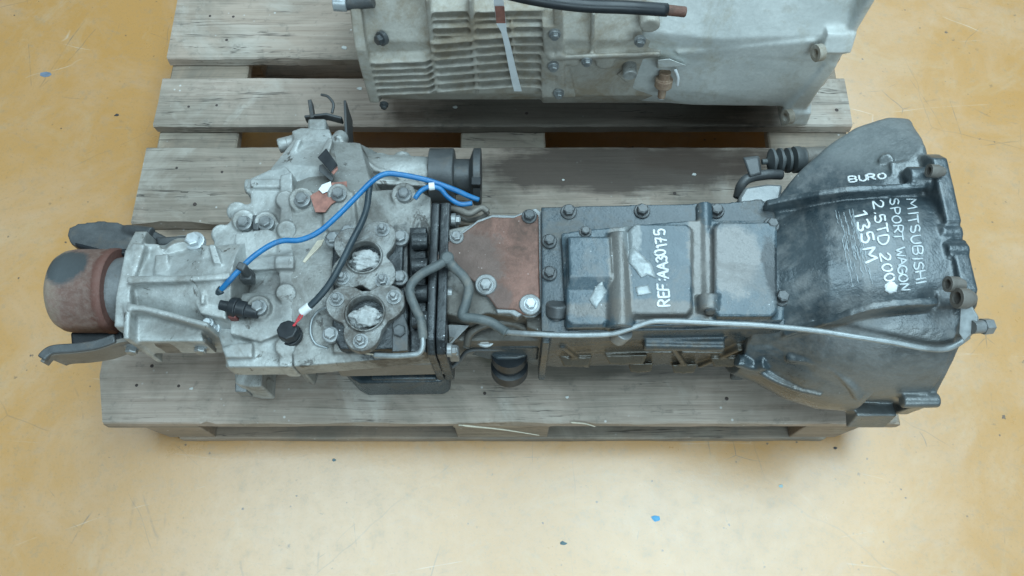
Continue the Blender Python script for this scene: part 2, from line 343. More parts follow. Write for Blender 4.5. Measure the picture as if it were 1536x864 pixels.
def floor_mat():
    t = NT('painted_ochre_floor'); v = t.pos()
    n1 = t.noise(v, 1.3, 6, .6, .6); n2 = t.noise(v, 5, 7, .72, .5); n3 = t.noise(v, 40, 5, .75); n4 = t.noise(v, 210, 3, .6)
    c = t.mix(t.ramp(n1, .3, .7), (.51, .262, .072), (.54, .298, .108))
    c = t.mix(t.ramp(n2, .45, .7, 0, .55), c, (.57, .38, .24))
    n6 = t.noise(t.pos('world', (1, 2.2, 1)), 11, 8, .8, .8)
    c = t.mix(t.ramp(n6, .54, .68, 0, .32), c, (.42, .29, .19))
    c = t.mix(t.ramp(n3, .54, .7, 0, .4), c, (.32, .24, .15))
    c = t.mix(t.ramp(n4, .55, .75, 0, .35), c, (.26, .19, .11))
    n8 = t.noise(v, 3.3, 8, .78, 1.8)
    c = t.mix(t.ramp(n8, .6, .7, 0, .2), c, (.32, .26, .19))
    c = t.mix(t.ramp(n8, .46, .32, 0, .32), c, (.55, .41, .26))
    def cracks(scale, wth, lo, hi, col, amt, c, st=(1, 1, 1), mo=0):
        w_ = t.pos('world', st); vv = t.n('ShaderNodeTexVoronoi', feature='DISTANCE_TO_EDGE'); vv.inputs['Scale'].default_value = scale
        wob = t.n('ShaderNodeTexNoise'); wob.inputs['Scale'].default_value = 9; t.l(w_, wob.inputs['Vector'])
        ad = t.n('ShaderNodeVectorMath', operation='MULTIPLY_ADD'); t.l(wob.outputs['Color'], ad.inputs[0]); ad.inputs[1].default_value = (.03, .03, .03); t.l(w_, ad.inputs[2])
        t.l(ad.outputs[0], vv.inputs['Vector'])
        m_ = t.math('MULTIPLY', t.ramp(vv.outputs['Distance'], wth, 0, 0, amt), t.ramp(t.noise(v, 6.1, 4, .7), lo, hi))
        return t.mix(m_, c, col)
    c = cracks(2.1, .0026, .46, .6, (.2, .15, .1), .4, c)
    c = cracks(5, .004, .54, .66, (.16, .13, .1), .8, c, (1, .25, 1))
    c = cracks(5.5, .004, .54, .66, (.7, .62, .5), .6, c, (.3, 1.2, 1))
    c = cracks(9, .006, .56, .66, (.16, .13, .1), .75, c, (.5, .8, 1))
    # dark grit trodden in, in two sizes
    for sc_, a_, b_, lo in ((26, .12, .08, .57), (62, .17, .1, .55)):
        vo = t.n('ShaderNodeTexVoronoi'); vo.inputs['Scale'].default_value = sc_; t.l(v, vo.inputs['Vector'])
        m = t.math('MULTIPLY', t.ramp(t.math('ADD', vo.outputs['Distance'], t.math('MULTIPLY', t.math('SUBTRACT', t.noise(v, 260, 2), .4), .3)), a_, b_), t.ramp(t.noise(v, sc_*.4, 2), lo, lo+.1))
        c = t.mix(t.math('MULTIPLY', m, .85), c, (.07, .06, .055))
    r = t.ramp(t.math('ADD', t.math('MULTIPLY', n2, .6), t.math('MULTIPLY', n3, .4)), .32, .68, .24, .42)
    t.b.inputs['Coat Weight'].default_value = .7; t.b.inputs['Coat Roughness'].default_value = .3
    return t.out(c, r, 0, t.bump(t.math('ADD', n3, t.math('MULTIPLY', n4, .4)), .0006, .3), 1.0)
M['floor'] = floor_mat()

# ------------------------------------------------------------------ floor
bm = BM(); bmesh.ops.create_grid(bm, x_segments=8, y_segments=8, size=5)
for v in bm.verts: v.co.y += 1
fl = obj('floor', bm, M['floor']); tag(fl, 'painted ochre workshop floor', None, None, 'structure')

# ------------------------------------------------------------------ pallet
PT = .144
pal = empty('wooden_pallet', (-.0155, .654, 0), 'weathered grey wooden pallet with gaps between its boards, under both gearboxes', 'pallet')
def board(name, x0, x1, y0, y1, z0, z1, m, along='x', cham=(0, 0), jag=.0012, seed=0, chips=()):
    """sawn board: worn arrises, slightly uneven width, corners cut back by cham"""
    bm = BM(); L = (x1-x0) if along == 'x' else (y1-y0); n = max(8, int(L/.012)); W = (y1-y0) if along == 'x' else (x1-x0); T = z1-z0; c = .0028
    rows = []
    for i in range(n+1):
        u = L*i/n; row = []
        for k, (s, h) in enumerate(((c, 0), (W-c, 0), (W, c), (W, T-c), (W-c, T), (W*.5, T), (c, T), (0, T-c), (0, c))):
            p = Vector((u*14+seed*7.1, k*3.7+seed, 0)); js = mnoise.noise(p)*jag + mnoise.noise(p*5)*jag*.5; jh = mnoise.noise(p+Vector((0, 0, 9)))*jag*.45
            ss = s+js; hh = h+(jh if h > c*1.5 else 0)
            for (ca, cb, dep) in chips:
                if ca < u < cb and k in (7, 6, 0, 8):
                    e = dep*math.sin(math.pi*(u-ca)/(cb-ca))*(.6+.8*abs(mnoise.noise(Vector((u*160, k, 3)))))
                    if k in (6, 7): ss += e; hh -= e*.7 if k == 6 else 0
            uu = u
            end = (1 if i == 0 else -1 if i == n else 0)
            if end:
                uu += end*(abs(mnoise.noise(Vector((k*2.1, seed, end))))*.004)
            row.append((uu, ss, hh))
        rows.append(row)
    for row, u in zip(rows, [L*i/n for i in range(n+1)]):
        pass
    vr = []
    for i, row in enumerate(rows):
        rr = []
        for (u, s, h) in row:
            if cham[0] and s < W*.4: u = u + max(0, cham[0]-s)*(1-u/L) if u < L/2 else u - max(0, cham[0]-s)*(u/L)*(1 if cham[1] else 0)
            rr.append(bm.verts.new((x0+u, y0+s, z0+h) if along == 'x' else (x0+s, y0+u, z0+h)))
        vr.append(rr)
    K = 9
    for i in range(n):
        for k in range(K):
            j = (k+1) % K; bm.faces.new((vr[i][k], vr[i][j], vr[i+1][j], vr[i+1][k]))
    bm.faces.new(vr[0][::-1]); bm.faces.new(vr[-1])
    return obj(name, bm, m, pal, sharp=28)
XL, XR = -.6155, .5845
rows = [(.254, .399, 'wood_front', 0), (.440, .540, 'wood', 1), (.5815, .7265, 'wood_stained', -.006), (.768, .868, 'wood_second', 0), (.909, 1.054, 'wood', -.003)]
tops = []
for i, (a, b, m, dx) in enumerate(rows):
    tops.append(board('top_board', XL+(-.006 if i == 0 else 0 if i != 2 else -.005), XR, a, b, PT-.022, PT, M[m], seed=i*3+1, jag=.0016,
                      cham=(.02, 1) if i == 0 else (0, 0), chips=((.15, .168, .006), (.335, .44, .003), (.53, .72, .004)) if i == 0 else ((.0, .14, .006),) if i == 2 else ()))
for i, (a, b) in enumerate(((XL+.002, XL+.14), (-.0885, .0575), (XR-.14, XR-.002))):
    board('stringer_board', a, b, .257, 1.051, PT-.044, PT-.0225, M['wood_low'], 'y', seed=20+i)
for i, (a, b) in enumerate(((.256, .356), (.580, .725), (.952, 1.052))):
    board('bottom_board', XL+.004, XR-.004, a, b, .0, .022, M['wood_low'], seed=30+i, cham=(.075, 1) if i == 0 else (0, 0))
k = 0
for (ya, yb, ch) in ((.258, .356, 1), (.580, .725, 0), (.952, 1.050, 0)):
    for j, (xa, xb) in enumerate(((XL+.004, XL+.138), (-.088, .057), (XR-.138, XR-.004))):
        bm = BM(); pts = [(xa, ya), (xb, ya), (xb, yb), (xa, yb)]
        low = list(pts)
        if ch and j == 0: pts = [(xa+.05, ya), (xb, ya), (xb, yb), (xa, yb), (xa, ya+.03)]; low = [(xa+.06, ya), (xb, ya), (xb, yb), (xa, yb), (xa, ya+.05)]
        if ch and j == 2: pts = [(xa, ya), (xb-.05, ya), (xb, ya+.03), (xb, yb), (xa, yb)]; low = [(xa, ya), (xb-.06, ya), (xb, ya+.05), (xb, yb), (xa, yb)]
        prism(bm, low, .0225, PT-.0445, pts)
        obj('block', bm, M['wood_low'], pal, bev=.002); k += 1
# nail heads punched in the boards
bm = BM(); spin(bm, [(-.004, .0042), (-.0008, .0042), (.0, .003), (.0, 0)], (0, 0, 0), (0, 0, 1), 10)
me = bpy.data.meshes.new('nail'); bm.to_mesh(me); bm.free(); me.materials.append(plain('rusty_nail', (.06, .045, .04), .7)); finish(me, 40)
def nail(px, py, b):
    o = bpy.data.objects.new('nail', me); p = P(px, py, PT); p.z = PT+.0006; link(o, 'nail', tops[b], Matrix.Translation(p) @ Matrix.Scale(random.uniform(.55, .85), 4))
for (px, py, b) in ((205, 578, 0), (268, 579, 0), (228, 549, 0), (727, 590, 0), (1090, 598, 0), (1290, 600, 0), (265, 252, 2), (292, 306, 2), (333, 258, 2), (1012, 290, 2), (283, 160, 3), (325, 158, 3), (790, 170, 3), (1255, 165, 3), (315, 24, 4), (350, 25, 4), (340, 60, 4)): nail(px, py, b)

def curl(bm, p0, p1, r, bend=.002, seg=5):
    p0, p1 = Vector(p0), Vector(p1); mid = (p0+p1)/2+Vector((bend, bend*.5, bend)); return tube(bm, [p0, mid, p1], r, seg, 5, r*.4)
for (a, b, zz, rr) in (((688, 638), (809, 653), .138, .0016), ((856, 634), (893, 640), .143, .0016)):
    bm = BM(); q0 = P(*a, PT); q0.z = PT+.0012; q1 = P(*b, zz); q1.z = zz; q1.y = min(q1.y, .2535) if zz < .14 else q1.y; q1.z = max(q1.z, .12)
    curl(bm, q0, q1, rr); obj('splinter', bm, M['straw'], tops[0], sharp=None)

# ------------------------------------------------------------------ front gearbox
AY, AZ = .392, .315
gb = empty('gearbox', (0, AY, PT), 'long black and silver gearbox with blue cable and white handwriting on its bell housing', 'gearbox')

# bolts share their meshes
def bolt_mesh(kind, m):
    bm = BM()
    if kind == 'hex':
        spin(bm, [(-.004, .0088), (.0012, .0088), (.0018, .0078), (.0018, 0)], (0, 0, 0), (0, 0, 1), 20)
        spin(bm, [(.0005, .0064), (.0066, .0064), (.0074, .0054), (.0074, 0)], (0, 0, 0), (0, 0, 1), 6)
        spin(bm, [(.0064, .0046), (.0079, .0044), (.0079, 0)], (0, 0, 0), (0, 0, 1), 14)
    elif kind == 'nut':
        spin(bm, [(-.004, .0095), (.001, .0095), (.001, 0)], (0, 0, 0), (0, 0, 1), 20)
        spin(bm, [(.0005, .0068), (.0065, .0068), (.0072, .0058), (.0072, 0)], (0, 0, 0), (0, 0, 1), 6)
        spin(bm, [(.0, .0038), (.0115, .0038), (.0125, .003), (.0125, 0)], (0, 0, 0), (0, 0, 1), 12)
    bmesh.ops.recalc_face_normals(bm, faces=bm.faces)
    me = bpy.data.meshes.new('bolt'); bm.to_mesh(me); bm.free(); me.materials.append(m); finish(me, 30); return me
BMESH = {}
def bolt(loc, parent, m='bolt', s=1.0, d=(0, 0, 1), kind='hex', boss=None):
    key = (kind, m)
    if key not in BMESH: BMESH[key] = bolt_mesh(kind, M[m])
    o = bpy.data.objects.new('bolt', BMESH[key])
    q = Vector(d).to_track_quat('Z', 'Y').to_matrix().to_4x4()
    link(o, 'bolt', parent, Matrix.Translation(loc) @ q @ Matrix.Rotation(random.random()*2, 4, 'Z') @ Matrix.Scale(s, 4)); return o
def pbolt(px, py, z, parent, m='bolt', s=1.0, **kw): return bolt(P(px, py, z), parent, m, s, **kw)

# ---- bell housing
bm = BM()
outer = [(.300, .085), (.325, .092), (.345, .104), (.375, .124), (.41, .137), (.45, .142), (.49, .1435), (.518, .144)]
inner = [(.518, .134), (.45, .130), (.40, .120), (.34, .09), (.305, .07), (.30, .03)]
spin(bm, [(a, r) for a, r in outer]+[(a, r) for a, r in inner]+[outer[0]], (0, AY, AZ), (1, 0, 0), 96)
fl_yz = [(.510, .463), (.425, .463), (.421, .456), (.404, .456), (.400, .463), (.338, .463), (.326, .45), (.300, .42), (.278, .385), (.252, .335), (.240, .30), (.243, .25), (.262, .205), (.295, .168), (.335, .1455), (.45, .1455), (.50, .168), (.537, .21), (.556, .27), (.556, .33), (.545, .40), (.524, .45)]
# flange as a ring plate
def ring(bm, outer, cx, rin, x0, x1):
    n = len(outer); inn = []
    for (y, z) in outer:
        d = Vector((y-cx[0], z-cx[1])).normalized()*rin; inn.append((cx[0]+d.x, cx[1]+d.y))
    A = [[bm.verts.new((x, y, z)) for y, z in pts] for x in (x0, x1) for pts in (outer, inn)]
    o0, i0, o1, i1 = A
    for i in range(n):
        j = (i+1) % n
        bm.faces.new((o0[i], o0[j], o1[j], o1[i])); bm.faces.new((i0[j], i0[i], i1[i], i1[j]))
        bm.faces.new((o0[j], o0[i], i0[i], i0[j])); bm.faces.new((o1[i], o1[j], i1[j], i1[i]))
ring(bm, fl_yz, (AY, AZ), .130, .512, .531)
# starter pocket
soft(bm, [(.522, .500, .442), (.526, .545, .438), P(1378, 201, .415), P(1368, 176, .405), P(1332, 173, .403), P(1286, 188, .396), P(1244, 215, .39), P(1196, 258, .388), (.522, .612, .27), (.45, .60, .28), (.522, .52, .24), (.522, .47, .43),
          (.433, .58, .28), (.345, .497, .385), (.335, .485, .36), (.34, .49, .28), (.335, .46, .39), (.44, .47, .432)])
cyl(bm, P(1329, 241, .43), P(1329, 241, .40), .009); pp(bm, [(1336, 243), (1372, 240), (1378, 256), (1338, 262)], .436, .38)
# ribs
def rib(bm, pts, th, zb=.30, hz=None):
    xy = [P(a, b, z) for a, b, z in pts]; wall(bm, [q[:2] for q in xy], [q.z for q in xy], zb, th)
rib(bm, [(1150, 304, .404), (1190, 295, .42), (1230, 288, .438), (1270, 283, .447), (1310, 281, .45), (1350, 279, .45), (1388, 276, .452)], .0085)
rib(bm, [(1175, 500, .378), (1205, 491, .40), (1240, 480, .43), (1275, 468, .45), (1305, 459, .461), (1340, 454, .466), (1375, 452, .466), (1408, 451, .464)], .0085)
# long low ridge on the flank
rib(bm, [(1165, 515, .35), (1210, 533, .35), (1255, 546, .345), (1295, 556, .335)], .02, .29)
# front flank swellings and foot lug
hull(bm, [PX(1270, 614, .46), PX(1336, 614, .50), (.452, .236, .275), (.505, .236, .275), (.452, .228, .235), (.505, .228, .235), (.452, .30, .25), (.505, .30, .25)])
spin(bm, [(.298, .03), (.298, .088), (.33, .1), (.37, .122), (.41, .134), (.45, .138), (.45, .1), (.36, .07), (.298, .03)], (0, AY-.012, .286), (1, 0, 0), 64)
def onflank(pts, r_, lift=0.):
    out = []
    for a_, b_ in pts:
        best = None
        for k_ in range(60):                                    # nearest point of the lower cone along the sight line
            q_ = CAM+ray(a_, b_)*(.9+.006*k_); rr = .088+(.134-.088)*min(1, max(0, (q_.x-.3)/.11))
            if math.hypot(q_.y-AY+.012, q_.z-.286) < rr+.004: best = q_; break
        if best is not None: out.append(best)
    return out
for pts_, r_ in (([(1180, 536), (1215, 540), (1250, 553), (1275, 575), (1288, 596)], .006), ([(1140, 556), (1165, 570), (1200, 583), (1232, 590)], .006), ([(1105, 540), (1130, 548), (1150, 545)], .009)):
    fp = onflank(pts_, r_)
    if len(fp) > 2: tube(bm, fp, r_, 10)
for (px, py, x) in ((1393, 258, .50), (1419, 430, .50), (1435, 449, .505), (1384, 608, .50), (1418, 345, .50), (1428, 372, .50)):
    q = PX(px, py, x+.01); q0 = Vector((x-.015 if py > 400 or py < 300 else x+.006, q.y-(q.y-AY)*.04, q.z-(q.z-AZ)*.06)); cyl(bm, q0, (x+.031, q0.y, q0.z), .009 if py > 600 else .0145 if py > 440 or py < 260 else .010, seg=20)
bell = cast('bell_housing', bm, M['black'], gb, .0019, 3, .0006)
# clutch opening boss / bolts on the bell
pbolt(1157, 338, .402, bell, 'bolt_dark', 1.15); pbolt(1172, 447, .398, bell, 'bolt_dark', 1.25)
for (px, py, z) in ((1180, 360, .395), (1186, 392, .395)): pbolt(px, py, z, bell, 'bolt_dark', .9, d=(.8, 0, .6))
# dowel bushes in the flange lugs
for (px, py, x, s) in ((1435, 447, .489, 1.15), (1421, 426, .484, .9), (1393, 256, .500, .8)):
    q = PX(px, py, x); bm = BM(); spin(bm, [(-.012, .010*s), (0, .010*s), (0, .0062*s), (-.02, .0062*s), (-.012, .010*s)], q, (-1, 0, .15), 20); obj('bush', bm, M['tan_steel'], bell)
# small bracket plate with stud at the flange edge
q = [PX(1441, 447, .497), PX(1452, 450, .503), PX(1466, 474, .512), PX(1466, 490, .513), PX(1446, 512, .503), PX(1438, 500, .497)]
bm = BM(); a = [bm.verts.new(p) for p in q]; b = [bm.verts.new(p+Vector((.004, .0, -.004))) for p in q]
bm.faces.new(a); bm.faces.new(b[::-1])
for i in range(6): bm.faces.new((a[i], b[i], b[(i+1) % 6], a[(i+1) % 6]))
brk = obj('pipe_bracket', bm, M['pipe'], gb, bev=.001)
q0 = PX(1458, 491, .508); q1 = PX(1486, 489, .531); bm = BM(); cyl(bm, q0, q0+(q1-q0)*.6, .0075, seg=14); cyl(bm, q0+(q1-q0)*.55, q1, .0095, .009, seg=6); obj('stud', bm, M['steel'], brk)

# ---- clutch fork and slave cylinder on the far side
forkz = .33
bm = BM(); hull(bm, [P(1114, 236, .36), P(1138, 233, .36), P(1143, 262, .36), P(1124, 266, .36), P(1116, 240, .30), P(1140, 236, .30), P(1146, 268, .25), P(1126, 272, .25)])
fork = obj('clutch_lever', bm, M['dark_steel'], gb, bev=.004)
p0, p1 = P(1143, 243, .345), P(1205, 239, .345); dv = p1-p0; L = dv.length; prof = [(0, .004), (L*.12, .004)]
for k in range(3):
    s0 = L*(.16+k*.19); prof += [(s0, .009), (s0+L*.05, .0175), (s0+L*.11, .0175), (s0+L*.17, .009)]
prof += [(L*.76, .0185), (L*.9, .0185), (L*.92, .017), (L, .017)]
bm = BM(); spin(bm, prof, p0, dv, 24); bt = obj('rubber_boot', bm, M['rubber'], gb, sharp=60)
bm = BM(); cyl(bm, p1, p1+dv*.55, .0165); obj('slave_cylinder', bm, M['tan_steel'], gb, bev=.002)
bm = BM(); tube(bm, [P(1107, 296, .33), P(1112, 278, .345), P(1124, 267, .35), P(1150, 262, .35), P(1172, 262, .345)], .007, 10); obj('lever_guard', bm, M['dark_steel'], gb, sharp=None)
bm = BM(); pp(bm, [(1108, 296), (1118, 280), (1150, 275), (1175, 276), (1170, 305), (1110, 306)], .352, .28); obj('slave_bracket', bm, M['steel'], gb, bev=.004)

# ---- main transmission case
bm = BM()
rim = [(812, 311), (900, 308), (1000, 306), (1090, 304), (1142, 298), (1162, 318), (1184, 400), (1188, 450), (1176, 492), (1090, 494), (960, 496), (840, 500), (812, 497)]
pp(bm, rim, .388, .366)
body = [(a+(4 if a < 900 else -4), b+(6 if b < 400 else 4)) for a, b in rim]
pp(bm, body, .372, .235)
xprism(bm, [(.313, .30), (.318, .225), (.345, .19), (.44, .19), (.475, .225), (.478, .30)], .04, .33)
box(bm, .037, .047, .304, .482, .20, .372)                                   # rear joint flange
for (xa, za, xb, zb) in ((.06, .335, .10, .245), (.20, .335, .235, .245), (.255, .245, .29, .325)):   # slanting webs on the near side
    hull(bm, [(xa, .3085, za), (xa+.008, .3085, za), (xb, .3085, zb), (xb+.008, .3085, zb), (xa, .33, za), (xa+.008, .33, za), (xb, .33, zb), (xb+.008, .33, zb)])
for (x, z, k) in ((.085, .29, 1.), (.15, .30, 1.3), (.175, .262, .8), (.235, .258, .8), (.285, .29, 1.)):
    hull(bm, [(x-.022*k, .31, z), (x+.022*k, .31, z+.004), (x-.016*k, .3, z-.012), (x+.018*k, .3, z-.010), (x-.014*k, .32, z-.025), (x+.016*k, .32, z-.022)])
cyl(bm, P(965, 514, .345), P(1085, 516, .345), .010)
tc = cast('transmission_case', bm, M['black_low'], gb, .0019, 1, .0004)
for (px, py) in ((853, 318), (963, 317), (1074, 317)): pbolt(px, py, .3885, tc, 'bolt_dark', 1.2)
for (px, py) in ((824, 362), (824, 410)): pbolt(px, py, .3905, tc, 'bolt_dark', 1.1)
bm = BM(); pb(bm, 1108, 544, 1130, 556, .25, .2); obj('drain_boss', bm, M['black_low'], tc, bev=.003)

# ---- shift cover
bm = BM()
pp(bm, [(842, 350), (870, 345), (1040, 330), (1150, 330), (1168, 345), (1180, 420), (1176, 480), (1050, 487), (850, 492)], .398, .375)
def pad(bm, a, b, c, d, zt, zb=.38, k=8):
    t_ = [(a+k, b), (c-k, b), (c, b+k), (c, d-k), (c-k, d), (a+k, d), (a, d-k), (a, b+k)]
    low = XY([(a-3, b-3), (c+3, b-3), (c+4, b+5), (c+4, d), (c, d+5), (a, d+5), (a-4, d), (a-4, b)], zt)
    prism(bm, low, zb, zt, XY(t_, zt))
pad(bm, 850, 358, 912, 486, .404); pad(bm, 945, 336, 1038, 470, .4095); pad(bm, 1072, 333, 1166, 474, .410)
cyl(bm, P(1056, 308, .389), P(1060, 462, .390), .0108); cyl(bm, P(928, 352, .398), P(930, 494, .398), .0135, .017)
cyl(bm, P(1063, 445, .402), P(1063, 468, .402), .0145, .013)
xprism(bm, [(P(900, 480, .4).y, .372), (P(900, 480, .4).y, .385), (P(900, 420, .4).y, .412), (P(900, 360, .4).y, .41), (P(900, 350, .4).y, .372)], P(852, 400, .4).x, P(915, 400, .4).x)
cov = cast('shift_cover', bm, M['cover'], gb, .0019, 1, .0004)
pbolt(1064, 461, .405, cov, 'bolt_dark', 1.1, d=(0, -1, .4)); pbolt(878, 348, .398, cov, 'bolt_dark', .0+.9); 
# cylindrical switch on the near corner
a, b = P(836, 455, .395), P(833, 489, .375); bm = BM(); cyl(bm, a, a+(b-a)*.55, .0135, seg=16); cyl(bm, a+(b-a)*.5, b, .0095, .0085, 16); obj('reverse_switch', bm, M['dark_steel'], gb, bev=.002)
bm = BM(); cyl(bm, P(936, 496, .392), P(925, 508, .375), .0125, .011); obj('plug', bm, M['steel'], gb, bev=.0015)
for (px, py) in ((862, 486), (880, 488)): pbolt(px, py, .382, cov, 'bolt_dark', 1.0, d=(0, -.4, 1))

# ---- adapter housing with rusty panel
bm = BM()
pp(bm, [(668, 345), (700, 338), (735, 326), (802, 318), (815, 330), (815, 470), (770, 475), (730, 470), (705, 480), (668, 470)], .372, .25)
xprism(bm, [(.32, .33), (.33, .23), (.36, .2), (.44, .2), (.475, .24), (.475, .34)], -.09, .04)
pp(bm, [(790, 300+20), (815, 314), (815, 500), (790, 490)], .36, .21)
pp(bm, [(672, 470), (700, 478), (690, 500), (672, 515)], .345, .3)
ah = cast('adapter_housing', bm, M['alu_mid'], gb, .0019, 1, .0004)
bm = BM()
pan = [(664, 372), (678, 357), (693, 350), (706, 341), (716, 333), (738, 325), (770, 326), (788, 319), (800, 316), (808, 322), (809, 400), (810, 446), (808, 464), (798, 472), (786, 472), (772, 464), (745, 463), (733, 446), (722, 438), (714, 424), (702, 416), (690, 405), (662, 396), (652, 388)]
pp(bm, pan, .3795, .3755)
panel = obj('access_panel', bm, M['rust_panel'], gb, bev=.0018)
cx_, cy_ = 745, 395
bm = BM(); pp(bm, [(cx_+(a-cx_)*1.045+1.5, cy_+(b-cy_)*1.05) for a, b in pan], .3758, .3715); obj('gasket_plate', bm, M['steel'], panel, bev=.0012)
for (px, py, m, s) in ((685, 356, 'bolt', 1.05), (794, 325, 'bolt_dark', 1.15), (729, 429, 'bolt', 1.2), (796, 457, 'bolt_bright', 1.1)): pbolt(px, py, .380, panel, m, s)
for (px, py) in ((795, 458), (729, 428)):
    bm = BM(); cyl(bm, P(px, py, .377), P(px, py, .377)+Vector((0, 0, .0045)), .0145, .0135, 24); obj('bolt_boss', bm, M['steel'], panel, bev=.001)
bm = BM(); pp(bm, [(743, 462), (772, 463), (786, 470), (776, 476), (765, 470), (746, 470)], .377, .362); obj('panel_lip', bm, M['steel'], panel, bev=.0015)

# ---- joint flange pair between adapter and transfer case
for (a, c, zt) in ((642, 655, .384), (656.5, 671, .381)):
    bm = BM(); y0, y1 = P(650, 296, zt).y, P(650, 531, zt).y; xa, xb = P(a, 420, zt).x, P(c, 420, zt).x
    xprism(bm, [(y0, zt-.02), (y0-.008, zt), (y1+.02, zt), (y1+.004, zt-.018), (y1+.012, .22), (.35, .185), (.44, .185), (y0-.005, .23)], xa, xb)
    cast('joint_flange', bm, M['alu_oily'], gb, .0022, 2, .0012)
for (px, py, s) in ((677, 440, 1.), (676, 525, 1.), (682, 330, 1.)):
    q = P(px, py, .365); bolt(q, gb, 'bolt', s, d=(1, 0, 0))

# ---- transfer case, centre half
bm = BM()
pp(bm, [(437, 290), (500, 287), (560, 285), (625, 284), (646, 296), (648, 420), (646, 532), (560, 540), (500, 545), (440, 550), (432, 420)], .352, .315)
xprism(bm, [(.315, .33), (.338, .3), (.342, .2), (.36, .158), (.47, .158), (.50, .2), (.50, .33)], -.27, -.11)
pp(bm, [(498, 345), (600, 340), (612, 360), (612, 500), (590, 528), (500, 528)], .362, .34)
pp(bm, [(484, 290), (530, 287), (536, 340), (500, 352), (484, 340)], .357, .34)
# chain arm to the far side
hull(bm, [P(440, 300, .34), P(560, 290, .34), P(540, 214, .30), P(500, 212, .30), P(445, 250, .31), (-.27, .50, .16), (-.15, .50, .16), (-.27, .60, .16), (-.18, .60, .16), P(550, 228, .28)])
cyl(bm, P(606, 293, .352), P(606, 293, .358), .017); cyl(bm, P(508, 292, .352), P(508, 292, .36), .015); cyl(bm, P(453, 300, .34), P(453, 300, .36), .017)
tcase = cast('transfer_case', bm, M['alu_mid'], gb, .0019, 1, .0004)
for (px, py, z, m, s) in ((606, 292, .359, 'bolt', 1.2), (508, 292, .361, 'bolt', 1.2), (453, 300, .361, 'bolt', 1.25)): pbolt(px, py, z, tcase, m, s)

# ---- transfer case, near (left) cover half with bolted rim
bm = BM()
L1 = [(321, 350), (333, 343), (346, 330), (347, 314), (354, 306), (376, 305), (376, 290), (367, 286), (373, 268), (404, 254), (428, 248), (438, 262), (437, 420), (433, 548), (342, 546), (332, 520), (322, 490), (318, 420)]
pp(bm, L1, .338, .30)
pp(bm, [(420, 262), (438, 258), (441, 420), (438, 550), (418, 550), (421, 480), (417, 380), (420, 310)], .352, .305)       # rim
pp(bm, [(345, 440), (400, 438), (420, 445), (420, 500), (390, 512), (345, 500)], .352, .3); pp(bm, [(352, 350), (400, 343), (420, 350), (420, 378), (352, 392)], .350, .3)
pp(bm, [(332, 522), (350, 515), (378, 514), (378, 536), (338, 536)], .351, .3)
for (px, py) in ((428, 300), (430, 345), (429, 440), (428, 520)): cyl(bm, P(px, py, .358), P(px, py, .31), .0125)
hull(bm, [P(338, 395, .352), P(440, 378, .357), P(440, 402, .357), P(338, 408, .352), P(338, 390, .32), P(440, 375, .32), P(440, 404, .32), P(338, 412, .32)])
pb(bm, 412, 383, 440, 402, .362, .33)
pp(bm, [(332, 520), (420, 510), (434, 524), (433, 550), (342, 551)], .342, .305)
pb(bm, 338, 536, 436, 551, .335, .30)
xprism(bm, [(.315, .32), (.335, .29), (.34, .2), (.36, .165), (.46, .165), (.50, .2), (.52, .3)], -.37, -.27)
# far lobe
pp(bm, [(374, 270), (440, 262), (440, 300), (376, 306)], .335, .2)
hull(bm, [P(405, 254, .325), P(428, 246, .325), P(445, 203, .295), P(498, 205, .295), P(505, 252, .325), P(470, 280, .325), (-.35, .56, .16), (-.22, .56, .16), (-.30, .68, .17), (-.235, .68, .17)])
pp(bm, [(437, 196), (452, 191), (494, 193), (500, 212), (495, 226), (446, 226)], .300, .19)
pp(bm, [(443, 208), (452, 208), (433, 254), (421, 256)], .315, .2); pp(bm, [(492, 205), (499, 208), (481, 292), (462, 250), (470, 248)], .318, .25)
pb(bm, 375, 268, 432, 281, .345, .3); cyl(bm, P(418, 219, .285), P(446, 212, .285), .011); cyl(bm, P(369, 280, .31), P(382, 280, .31), .011)
cyl(bm, P(366, 331, .345), P(366, 331, .30), .015); cyl(bm, P(399, 334, .345), P(399, 334, .30), .015); cyl(bm, P(356, 318, .335), P(356, 318, .28), .014); cyl(bm, P(333, 352, .335), P(333, 352, .28), .014)
cyl(bm, P(388, 461, .362), P(388, 461, .32), .015)
lcov = cast('transfer_cover', bm, M['alu'], gb, .0019, 1, .0004)
pbolt(366, 335, .346, lcov, 'bolt', 1.2); pbolt(399, 335, .346, lcov, 'bolt', 1.25); pbolt(388, 461, .3625, lcov, 'bolt', 1.2)
bm = BM(); pb(bm, 378, 322, 388, 345, .348, .33); obj('breather_clip', bm, M['dark_steel'], lcov, bev=.002)
# lug under the near edge
bm = BM(); pp(bm, [(350, 530), (395, 530), (392, 580), (372, 580), (352, 575)], .24, .17); obj('mounting_lug', bm, M['alu'], lcov, bev=.003)
bm = BM(); pb(bm, 352, 574, 370, 588, .215, .185); obj('plug', bm, M['steel'], lcov, bev=.002)
bm = BM(); pp(bm, [(432, 530), (470, 525), (458, 562), (445, 556)], .25, .19); obj('mounting_lug', bm, M['alu_mid'], lcov, bev=.003)

